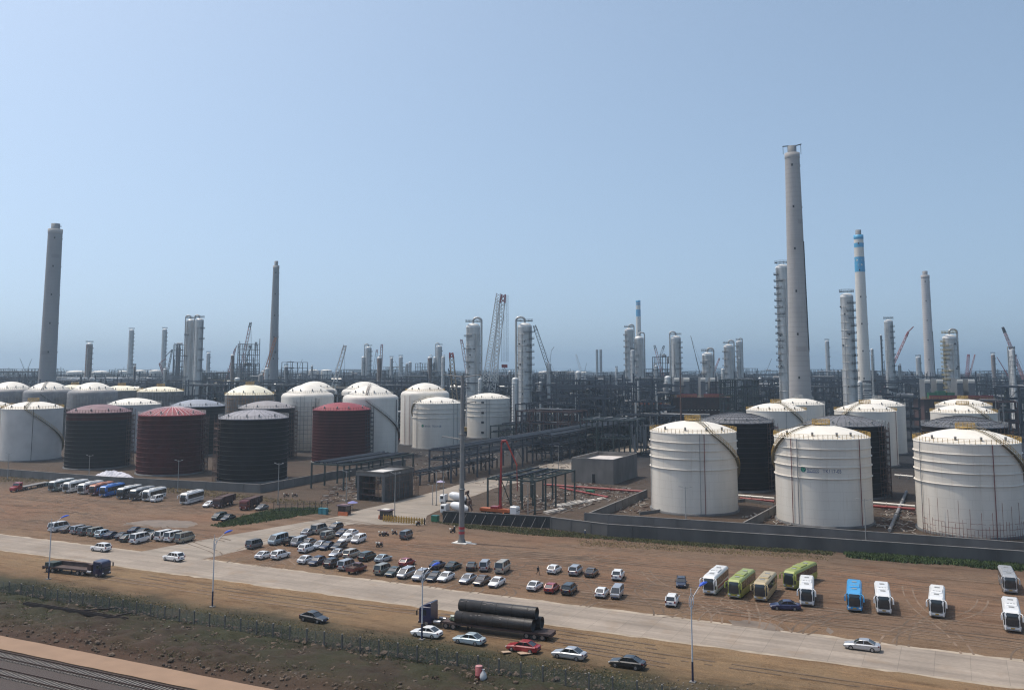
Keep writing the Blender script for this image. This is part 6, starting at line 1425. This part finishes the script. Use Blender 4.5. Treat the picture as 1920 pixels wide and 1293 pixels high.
# ---------------------------------------------------------------- lorries
def big_wheel(t, x, y, r=.52): wheel(t, x, y, r, .32)
def tractor(t, x0, m, d=1, deflect=True):
    """cab front at x0, chassis towards -x; parts go under t"""
    c = MB().loft([ring(x0,1.15,.6,2.6,.1),ring(x0-.12,1.24,.5,2.95,.15),ring(x0-.5,1.25,.5,3.1,.15),ring(x0-2.2,1.25,.55,3.15,.12)]).build('cab', m, t)
    if deflect: MB().loft([ring(x0-.35,1.05,3.02,3.14,.04),ring(x0-1.9,1.22,3.1,3.75,.1),ring(x0-2.18,1.22,3.1,3.75,.1)]).build('wind_deflector', m, c)
    MB().add([(x0+.03,-1.1,1.75),(x0+.03,1.1,1.75),(x0-.1,1.12,2.75),(x0-.1,-1.12,2.75)], [(0,1,2,3)]).build('windscreen', M_glass, c)
    for y in (-1,1):
        MB().b2(x0-1.4,x0-.45,y*1.245,y*1.265,1.75,2.6).build('side_window', M_glass, c)
        MB().bar((x0-.2,y*1.25,2.7),(x0+.15,y*1.6,2.6),.06).box((x0+.15,y*1.6,2.15),(.12,.25,.75)).build('mirror', M_black, c)
        MB().box((x0,y*.9,.85),(.12,.4,.24)).build('headlight', M_lampw, c)
        MB().tube((x0-3.9,y*.95,.85),(x0-2.7,y*.95,.85),.34,n=12).build('fuel_tank', M_rim, t)
    MB().b2(x0-.02,x0+.1,-1.2,1.2,.45,.75).build('bumper', M_bump, c); MB().b2(x0-.02,x0+.06,-.8,.8,1.0,1.55).build('grille', M_bump, c)
    MB().b2(x0-7,x0-1.8,-.45,-.3,.75,1.05).b2(x0-7,x0-1.8,.3,.45,.75,1.05).build('chassis', M_black, t)
    for x in (x0-1.35,x0-4.9,x0-6.2):
        for y in (-1.02,1.02): big_wheel(t, x, y)
def trailer(t, x0, x1, m, axles=3, side=True, z=1.25):
    MB().b2(x1,x0,-1.25,1.25,z-.12,z).b2(x1,x0,-.5,-.3,z-.5,z-.12).b2(x1,x0,.3,.5,z-.5,z-.12).build('trailer_deck', m, t)
    b = MB()
    for k in range(int((x0-x1)/1.2)): b.bar((x1+k*1.2,-1.27,z-.2),(x1+k*1.2,1.27,z-.2),.12)
    b.b2(x1,x0,-1.3,-1.25,z-.3,z+.03); b.b2(x1,x0,1.25,1.3,z-.3,z+.03); b.build('side_rave', m, t)
    for k in range(axles):
        for y in (-1.0,1.0): big_wheel(t, x1+1.3+k*1.3, y, .5)
    MB().b2(x1-.08,x1,-1.2,1.2,.6,z).build('rear_bumper', M_brown, t)
    for y in (-1,1): MB().b2(x0-4.5,x0-4.3,y*.7-.1,y*.7+.1,.1,z-.12).build('landing_leg', M_black, t)
M_trl = mat('brown_trailer',(.07,.045,.04),.8,var=.3); M_cabb = mat('cab_blue',(.008,.013,.06),.4,coat=.4,var=.06)
# left lorry with empty trailer, cab to the right, door open
P, Q = at(84,1069), at(196,1080.5); a = atan2(Q[1]-P[1],Q[0]-P[0]); c_ = lerp(P,Q,.5); t = thing('lorry', 'blue lorry with an open cab door and an empty brown trailer on the left verge', 'lorry', c_, a)
tractor(t, 8.2, M_cabb, deflect=False); trailer(t, 4.4, -7.2, M_trl, 2)
MB().b2(-5.5,4.2,1.05,1.35,1.25,2.05).b2(-5.5,4.2,1.35,1.5,1.25,1.32).b2(-5.5,4.2,.9,1.05,1.98,2.05).build('side_beam', mat('rust_beam',(.10,.065,.055),.8,var=.3), t); MB().b2(-6.6,-4.4,-1.2,.9,1.25,2.0).build('tool_chest', mat('dark_green_box',(.03,.045,.04),.7), t); MB().b2(4.4,5.4,-1.1,1.1,1.3,2.3).build('headboard', M_brown, t)
o = MB().loft([[(7.75,-1.27,1.0),(7.8,-2.5,1.0),(7.86,-2.5,1.0),(7.81,-1.27,1.0)],[(7.75,-1.27,1.75),(7.8,-2.5,1.75),(7.86,-2.5,1.75),(7.81,-1.27,1.75)]]).build('open_door', M_cabb, t); b = MB(); b.bar((7.8,-1.3,1.75),(7.8,-1.3,2.6),.08); b.bar((7.8,-1.3,2.6),(7.83,-2.4,2.6),.08); b.bar((7.83,-2.4,2.6),(7.83,-2.45,1.75),.08); b.build('door_window_frame', M_cabb, o)
# pipe lorry, cab to the left
P, Q = at(785,1172), at(1031,1203); a = atan2(P[1]-Q[1],P[0]-Q[0]); L = hypot(P[0]-Q[0],P[1]-Q[1]); c_ = lerp(P,Q,.5); c_ = (c_[0]+1.1*E2[0], c_[1]+1.1*E2[1], 0)
t = thing('lorry', 'blue lorry with a long low brown trailer carrying three huge black pipes', 'lorry', c_, a); h2 = L/2
tractor(t, h2, M_cabb); trailer(t, h2-4.2, -h2, M_trl, 3, z=1.15)
M_pipe = mat('black_coated_pipe',(.012,.010,.010),.5,var=.6,scale=1.4,bump=.15); M_pin = mat('pipe_inside',(.012,.010,.010),.9); PG = 'black pipes on the blue lorry'
PR = .93; x1 = -h2+3.0; x0 = x1+13.2
for (yy, zz_, dx, lab) in ((PR+.02,1.17+PR,-.2,'huge black steel pipe at the bottom near side of the lorry load'),(-PR-.02,1.17+PR,-.9,'huge black steel pipe at the bottom far side, only its right end showing'),(0.0,1.17+PR*2.74,-.4,'huge black steel pipe lying on top of the lorry load')):
    p = (c_[0]+ (x1+dx)*cos(a)-yy*sin(a), c_[1]+(x1+dx)*sin(a)+yy*cos(a), zz_); tt = thing('steel_pipe', lab, 'pipe', p, a, PG); Lp = 13.2
    MB().lathe([(PR,0),(PR,Lp),(PR-.06,Lp),(PR-.06,0),(PR,0)],36).build('pipe_wall', M_pipe, tt); tt.rotation_euler = (0, pi/2, a) if False else (0, 0, a)
    ch = [o for o in C.objects if o.parent == tt][0]; ch.rotation_euler = (0, pi/2, 0)
    b = MB(); rdp = random.Random(int(zz_*9+yy))
    for k in range(26):
        x = rdp.uniform(.2,Lp-.4); q = rdp.uniform(-.5,.9); b.add([(x,(PR+.006)*sin(q+s_),(PR+.006)*cos(q+s_)) for s_ in (0,.1)]+[(x+rdp.uniform(.1,.7),(PR+.006)*sin(q+s_),(PR+.006)*cos(q+s_)) for s_ in (.1,0)],[(0,1,2,3)])
    b.build('scuff_marks', mat('pipe_scuff',(.16,.14,.13),.7), tt); b = MB()
    for k in range(5): x = Lp*(k+.5)/5; b.tube((x-.03,0,0),(x+.03,0,0),PR+.008,n=36,cap=False)
    b.build('weld_seam', M_pin, tt)
def loc_(x, y, z): return (c_[0]+x*cos(a)-y*sin(a), c_[1]+x*sin(a)+y*cos(a), z)
t2_ = thing('load_lashings', 'heap of green and white lashings on the lorry trailer behind its cab', 'lashings', loc_(h2-7.2,.2,1.17), a); rd = random.Random(6)
b = MB()
for k in range(14): b.ico((rd.uniform(-1.8,1.8), rd.uniform(-.9,.9), .25+rd.uniform(0,.3)), rd.uniform(.25,.5), rd)
b.build('net_bundle', mat('net_green',(.10,.13,.09),.9,var=.5,scale=3), t2_); b = MB()
for k in range(5): b.ico((rd.uniform(-1.2,1.4), rd.uniform(-.7,.7), .75), rd.uniform(.22,.4), rd)
b.build('white_sacks', mat('sack_white',(.5,.52,.47),.8), t2_)
# red flatbed lorry at far left and two dump lorries
a = head(1200,20)+pi; p = at(22,922.5); t = thing('lorry', 'red long-nosed lorry with a low flat trailer at the left edge', 'lorry', (p[0]-7.5*cos(a), p[1]-7.5*sin(a), 0), a)
MB().loft([ring(7.6,.8,.6,1.3,.1),ring(7.4,1.0,.5,1.6,.15),ring(5.8,1.1,.5,1.8,.15)]).build('bonnet', PT['red'], t); MB().loft([ring(5.8,1.15,.5,2.0,.1),ring(5.4,1.2,.5,2.8,.15),ring(3.9,1.2,.5,2.9,.15)]).build('cab', PT['red'], t)
MB().add([(5.86,-1.0,2.0),(5.86,1.0,2.0),(5.46,1.05,2.7),(5.46,-1.05,2.7)],[(0,1,2,3)]).build('windscreen', M_glass, t)
for y in (-1,1):
    MB().b2(4.3,5.2,y*1.195,y*1.215,1.8,2.5).build('side_window', M_glass, t); MB().box((7.45,y*.75,1.2),(.15,.3,.2)).build('headlight', M_lampw, t)
    for x in (6.4,3.0,1.8): big_wheel(t, x, y*1.0)
MB().b2(1,5,-.4,.4,.7,1.0).build('chassis', M_black, t); trailer(t, 3.2, -11, mat('trailer_grey',(.20,.19,.18),.8), 3)
def dump(u, v, vp, label, cabm):
    a = head(vp, u)+pi; p = at(u, v); t = thing('dump_lorry', label, 'lorry', (p[0]-5*cos(a), p[1]-5*sin(a), 0), a, 'red-brown dump lorries')
    c = MB().loft([ring(5,1.12,.6,2.4,.1),ring(4.85,1.22,.5,2.75,.15),ring(3.1,1.24,.5,2.9,.15)]).build('cab', cabm, t); MB().add([(5.03,-1.05,1.6),(5.03,1.05,1.6),(4.9,1.1,2.5),(4.9,-1.1,2.5)],[(0,1,2,3)]).build('windscreen', M_glass, c)
    for y in (-1,1):
        MB().b2(3.7,4.6,y*1.225,y*1.25,1.6,2.4).build('side_window', M_glass, c); MB().box((5.02,y*.85,.9),(.1,.35,.22)).build('headlight', M_lampw, c)
        for x in (3.9,-1.6,-3.0): big_wheel(t, x, y*1.02)
    MB().loft([ring(2.8,1.25,1.15,3.0,.02),ring(-4.8,1.25,1.15,3.0,.02)]).build('tipper_body', M_brown, t); b = MB()
    for k in range(7):
        for y in (-1.28,1.28): b.bar((-4.6+k*1.2,y,1.15),(-4.6+k*1.2,y,3.05),.14)
    b.b2(-4.8,2.8,-1.33,-1.25,2.95,3.1); b.b2(-4.8,2.8,1.25,1.33,2.95,3.1); b.build('body_rib', M_brown, t); MB().b2(-4.8,4,-.4,.4,.7,1.12).build('chassis', M_black, t)
dump(405,953,1250,'red-brown dump lorry, left one of the two beside the white coach', M_brown); dump(455,957,1300,'red-brown dump lorry with a red cab, nearer the pole fence', PT['maroon'])
# two concrete mixers and the pump
def mixer(u, v, rz, label):
    t = thing('concrete_mixer', label, 'mixer lorry', at(u, v), rz, 'concrete mixers behind the hoarding')
    c = MB().loft([ring(4.6,1.1,.6,2.4,.1),ring(4.45,1.22,.5,2.8,.15),ring(2.8,1.24,.5,2.9,.15)]).build('cab', cw, t); MB().add([(4.63,-1.05,1.6),(4.63,1.05,1.6),(4.5,1.1,2.55),(4.5,-1.1,2.55)],[(0,1,2,3)]).build('windscreen', M_glass, c)
    for y in (-1,1):
        MB().b2(3.4,4.3,y*1.225,y*1.25,1.6,2.4).build('side_window', M_glass, c); MB().box((4.62,y*.85,.9),(.1,.35,.22)).build('headlight', M_lampw, c)
        for x in (3.6,-1.8,-3.1): big_wheel(t, x, y*1.02)
    MB().b2(-4.6,3,-.45,.45,.75,1.1).build('chassis', M_black, t)
    d = MB().lathe([(.5,-3.2),(.9,-2.6),(1.2,-1.2),(1.25,.4),(.95,1.8),(.45,2.5),(0,2.55)],20).build('drum', cw, t); d.location = (-.6,0,2.35); d.rotation_euler = (0, pi/2-.22, 0)
    MB().loft([ring(-3.4,.5,3.0,3.9,.05),ring(-4.3,.9,3.3,4.3,.05)]).build('hopper', M_rustdk, t); MB().bar((-4.0,0,3.2),(-5.0,0,1.6),.35).bar((-4.2,-.9,1.1),(-4.2,-.9,4.2),.12).bar((-4.2,.9,1.1),(-4.2,.9,4.2),.12).build('chute', M_rustdk, t)
mixer(853,945,SITE+pi+.15,'white concrete mixer on the far side, behind the tall mast'); mixer(856,965,SITE+pi+.05,'white concrete mixer close behind the hoarding end')
pb = at(938,966); t = thing('concrete_pump', 'concrete pump lorry with a folded red boom standing up by the small steel rack', 'pump lorry', pb, SITE)
MB().b2(-6,3,-1.1,1.1,1.1,1.9).build('bed', M_orange, t); MB().loft([ring(5.6,1.1,.6,2.5,.1),ring(5.4,1.22,.5,2.8,.15),ring(3.6,1.24,.5,2.9,.15)]).build('cab', cw, t); MB().b2(-6,4,-.45,.45,.7,1.1).build('chassis', M_black, t); MB().b2(-2.6,-.4,-1.0,1.0,1.9,2.5).build('pump_housing', PT['red'], t)
MB().add([(5.63,-1.05,1.7),(5.63,1.05,1.7),(5.45,1.1,2.6),(5.45,-1.1,2.6)],[(0,1,2,3)]).build('windscreen', M_glass, t)
for y in (-1,1):
    for x in (4.4,-2.4,-3.7): big_wheel(t, x, y*1.0)
    MB().bar((1.5,y*.8,1.0),(1.8,y*3.2,.2),.25).b2(1.5,2.1,y*3.2-.3,y*3.2+.3,0,.12).build('outrigger', M_orange, t)
inv = lambda u, v: (lambda q: ((q[0]-pb[0])*cos(SITE)+(q[1]-pb[1])*sin(SITE), -(q[0]-pb[0])*sin(SITE)+(q[1]-pb[1])*cos(SITE), q[2]))(dp(u, v, pb[1]))
M_boom = mat('boom_red',(.24,.014,.014),.45); A, B_, Cc, D_ = (0,0,1.9), inv(940.5,827), inv(949,826), inv(969,871); E_ = inv(970,920)
b = MB(); b.tube(A, lerp(A,B_,.45), .42, .34, n=4, smooth=False); b.tube(lerp(A,B_,.45), B_, .34, .26, n=4, smooth=False); b.build('boom', M_boom, t)
MB().tube(B_, Cc, .38, n=8).build('boom_knuckle', M_boom, t); b = MB(); b.tube(Cc, D_, .38, .26, n=4, smooth=False); b.tube(vadd(Cc,(.5,-.3,-.4)), vadd(D_,(.2,-.2,-.2)), .16, n=6); b.build('folded_boom', mat('boom_bright_red',(.42,.04,.025),.45), t); MB().tube(D_, E_, .14, n=6).build('delivery_hose', M_redpipe, t)
for q in (A,): MB().tube((0,0,1.6),(0,0,2.9),.7,.5,n=12).build('slewing_turret', M_boom, t)
# ---------------------------------------------------------------- motorcycles and people
MO = {}
def moto(u, v, rz, label):
    if 'p' not in MO:
        t = thing('motorcycle', label, 'motorcycle', (0,0,0), 0, 'motorcycles in the lot')
        for x in (.62,-.62): o = MB().tube((x,-.06,.3),(x,.06,.3),.3,n=16).build('wheel', M_tyre, t); MB().tube((x,-.07,.3),(x,.07,.3),.16,n=10).build('rim', M_rim, o)
        MB().loft([[(.3,-.14,.75),(.3,.14,.75),(.3,.1,1.0),(.3,-.1,1.0)],[(-.1,-.16,.75),(-.1,.16,.75),(-.1,.12,.95),(-.1,-.12,.95)]]).build('fuel_tank', PT['maroon'], t)
        MB().b2(-.75,-.1,-.15,.15,.78,.9).build('seat', M_black, t); MB().b2(-.25,.3,-.14,.14,.3,.72).build('engine', M_black, t); MB().bar((.62,.0,.3),(.42,0,1.0),.07).bar((-.62,0,.3),(-.1,0,.6),.07).build('frame', M_rim, t)
        MB().bar((.42,-.36,1.08),(.42,.36,1.08),.05).build('handlebar', M_black, t); MB().box((.58,0,.95),(.14,.18,.18)).build('headlight', M_lampw, t); MB().b2(-1.0,-.7,-.2,.2,.9,1.2).build('top_box', M_whiter, t); freeze(t); MO['p'] = t
        return dup(t, at(u, v), rz, label, None, None, True)
    return dup(MO['p'], at(u, v), rz, label)
for u, v, rz, lab in ((717,1004,.3,'dark motorcycle in the lot, left of the pair by the lone minivan'),(723,1004.5,.5,'red-brown motorcycle in the lot next to the pair by the lone minivan'),(740,1002,-.6,'motorcycle with a white box close to the lone dark minivan'),(708,1024,1.4,'motorcycle standing lowest, left of the two nearest the parked cars'),(714,1024.5,1.2,'motorcycle standing lowest, right of the two nearest the parked cars'),(784,984.5,1.0,'motorcycle at the right end of the yellow gate'),(849,998,.8,'motorcycle left of the tall mast, with a rider beside it'),(553,931,.2,'motorcycle on the ground behind the pole fence'),(537,931,.4,'second motorcycle behind the pole fence, to the left')): moto(u, v, rz, lab)
def person_mat(name, legs, top, hair):
    m = bpy.data.materials.new(name); m.use_nodes = True; n = m.node_tree.nodes; l = m.node_tree.links; tc = n.new('ShaderNodeTexCoord'); sp = n.new('ShaderNodeSeparateXYZ'); cr = n.new('ShaderNodeValToRGB'); mr = n.new('ShaderNodeMapRange'); mr.inputs[2].default_value = 1.8
    l.new(tc.outputs['Object'], sp.inputs[0]); l.new(sp.outputs['Z'], mr.inputs[0]); l.new(mr.outputs[0], cr.inputs[0]); l.new(cr.outputs[0], n['Principled BSDF'].inputs['Base Color']); cr.color_ramp.interpolation = 'CONSTANT'
    for pos, c in ((.05,legs),(.53,top),(.835,(.35,.21,.15))): e = cr.color_ramp.elements.new(pos); e.color = (*c,1)
    cr.color_ramp.elements[0].color = (.02,.018,.016,1); cr.color_ramp.elements[-1].color = (.35,.21,.15,1); return m
def person(u, v, rz, label, m, hair, stride=.3, cap=False):
    me = bpy.data.meshes.new('person'); s = stride
    V_ = [((0,0,.95),.15),((0,0,1.15),.145),((0,0,1.36),.17),((0,0,1.50),.07),((.02,0,1.60),.095),((.02,0,1.70),.085),
          ((0,.10,.90),.10),((s*.45,.10,.50),.065),((s*.6,.10,.09),.045),((s*.6+.16,.11,.04),.04),((0,-.10,.90),.10),((-s*.2,-.10,.50),.065),((-s*.8,-.10,.10),.045),((-s*.8+.15,-.11,.04),.04),
          ((0,.20,1.40),.07),((-.08,.26,1.13),.05),((.06,.27,.90),.038),((.09,.27,.80),.035),((0,-.20,1.40),.07),((.04,-.26,1.13),.05),((.16,-.25,.92),.038),((.20,-.25,.82),.035)]
    E_ = [(0,1),(1,2),(2,3),(3,4),(4,5),(0,6),(6,7),(7,8),(8,9),(0,10),(10,11),(11,12),(12,13),(2,14),(14,15),(15,16),(16,17),(2,18),(18,19),(19,20),(20,21)]
    me.from_pydata([q[0] for q in V_], E_, []); o = bpy.data.objects.new('person', me); C.objects.link(o)
    md = o.modifiers.new('Skin', 'SKIN')
    for i, q in enumerate(V_): sv = me.skin_vertices[0].data[i]; sv.radius = (q[1], q[1]); sv.use_root = (i == 0)
    sb = o.modifiers.new('Subsurf', 'SUBSURF'); sb.levels = 1; sb.render_levels = 2; me.materials.append(m)
    o.location = at(u, v); o.rotation_euler = (0,0,rz); tag(o, label, 'person', kind='thing')
    b = MB(); b.lathe([(.105,1.63),(.11,1.70),(.085,1.77),(0,1.80)],12,c=(.0,0,0)); 
    if cap: b.lathe([(.17,1.66),(.12,1.69)],12,c=(.03,0,0))
    b.build('hat' if cap else 'hair', hair, o)
    b = MB(); b.box((.125,0,1.585),(.05,.03,.05)).box((.10,.04,1.62),(.03,.03,.015)).box((.10,-.04,1.62),(.03,.03,.015)).box((.105,0,1.54),(.02,.05,.012)); b.build('face', M_skin, o)
    b = MB()
    for hx, hy, hz in ((.10,.27,.79),(.21,-.25,.81)):
        for k in range(5): b.tube((hx+.01*k-.02,hy,hz),(hx+.012*k-.01,hy+(.0 if k else .03),hz-(.085 if k else .05)),.009,.007,n=5)
    b.build('fingers', M_skin, o)
pm1 = person_mat('dark_clothing', (.012,.012,.014), (.016,.016,.02), 0); pm2 = person_mat('blue_workwear', (.03,.035,.05), (.05,.07,.11), 0); M_hair = mat('black_hair',(.012,.01,.009),.6)
person(1009,1077,-1.0,'person in dark clothes walking across the dirt lot', pm1, M_hair, .55)
person(1097,1006,.6,'person in a white hat standing in the grass below the dark grey wall', pm2, M_whiter, .15, True)
person(633,932,2.0,'person in dark clothes standing among the poles left of the unfinished building', pm1, M_hair, .1)
person(852,998.5,1.8,'person in a white helmet beside the motorcycle left of the mast', pm1, M_whiter, .1, True)
# ---------------------------------------------------------------- hazy air
if HAZE:
    t = MB().b2(-17000,15000,-60,16500,-3,200).build('haze', None); t['kind'] = 'stuff'; t['label'] = 'pale blue sea haze over the whole site'; t['category'] = 'haze'
    m = bpy.data.materials.new('haze_air'); m.use_nodes = True; n = m.node_tree.nodes; n.clear(); o = n.new('ShaderNodeOutputMaterial'); pv = n.new('ShaderNodeVolumePrincipled')
    pv.inputs['Density'].default_value = HAZE; pv.inputs['Color'].default_value = (.68,.82,.92,1); pv.inputs['Anisotropy'].default_value = .6
    m.node_tree.links.new(pv.outputs[0], o.inputs['Volume']); t.data.materials.append(m)
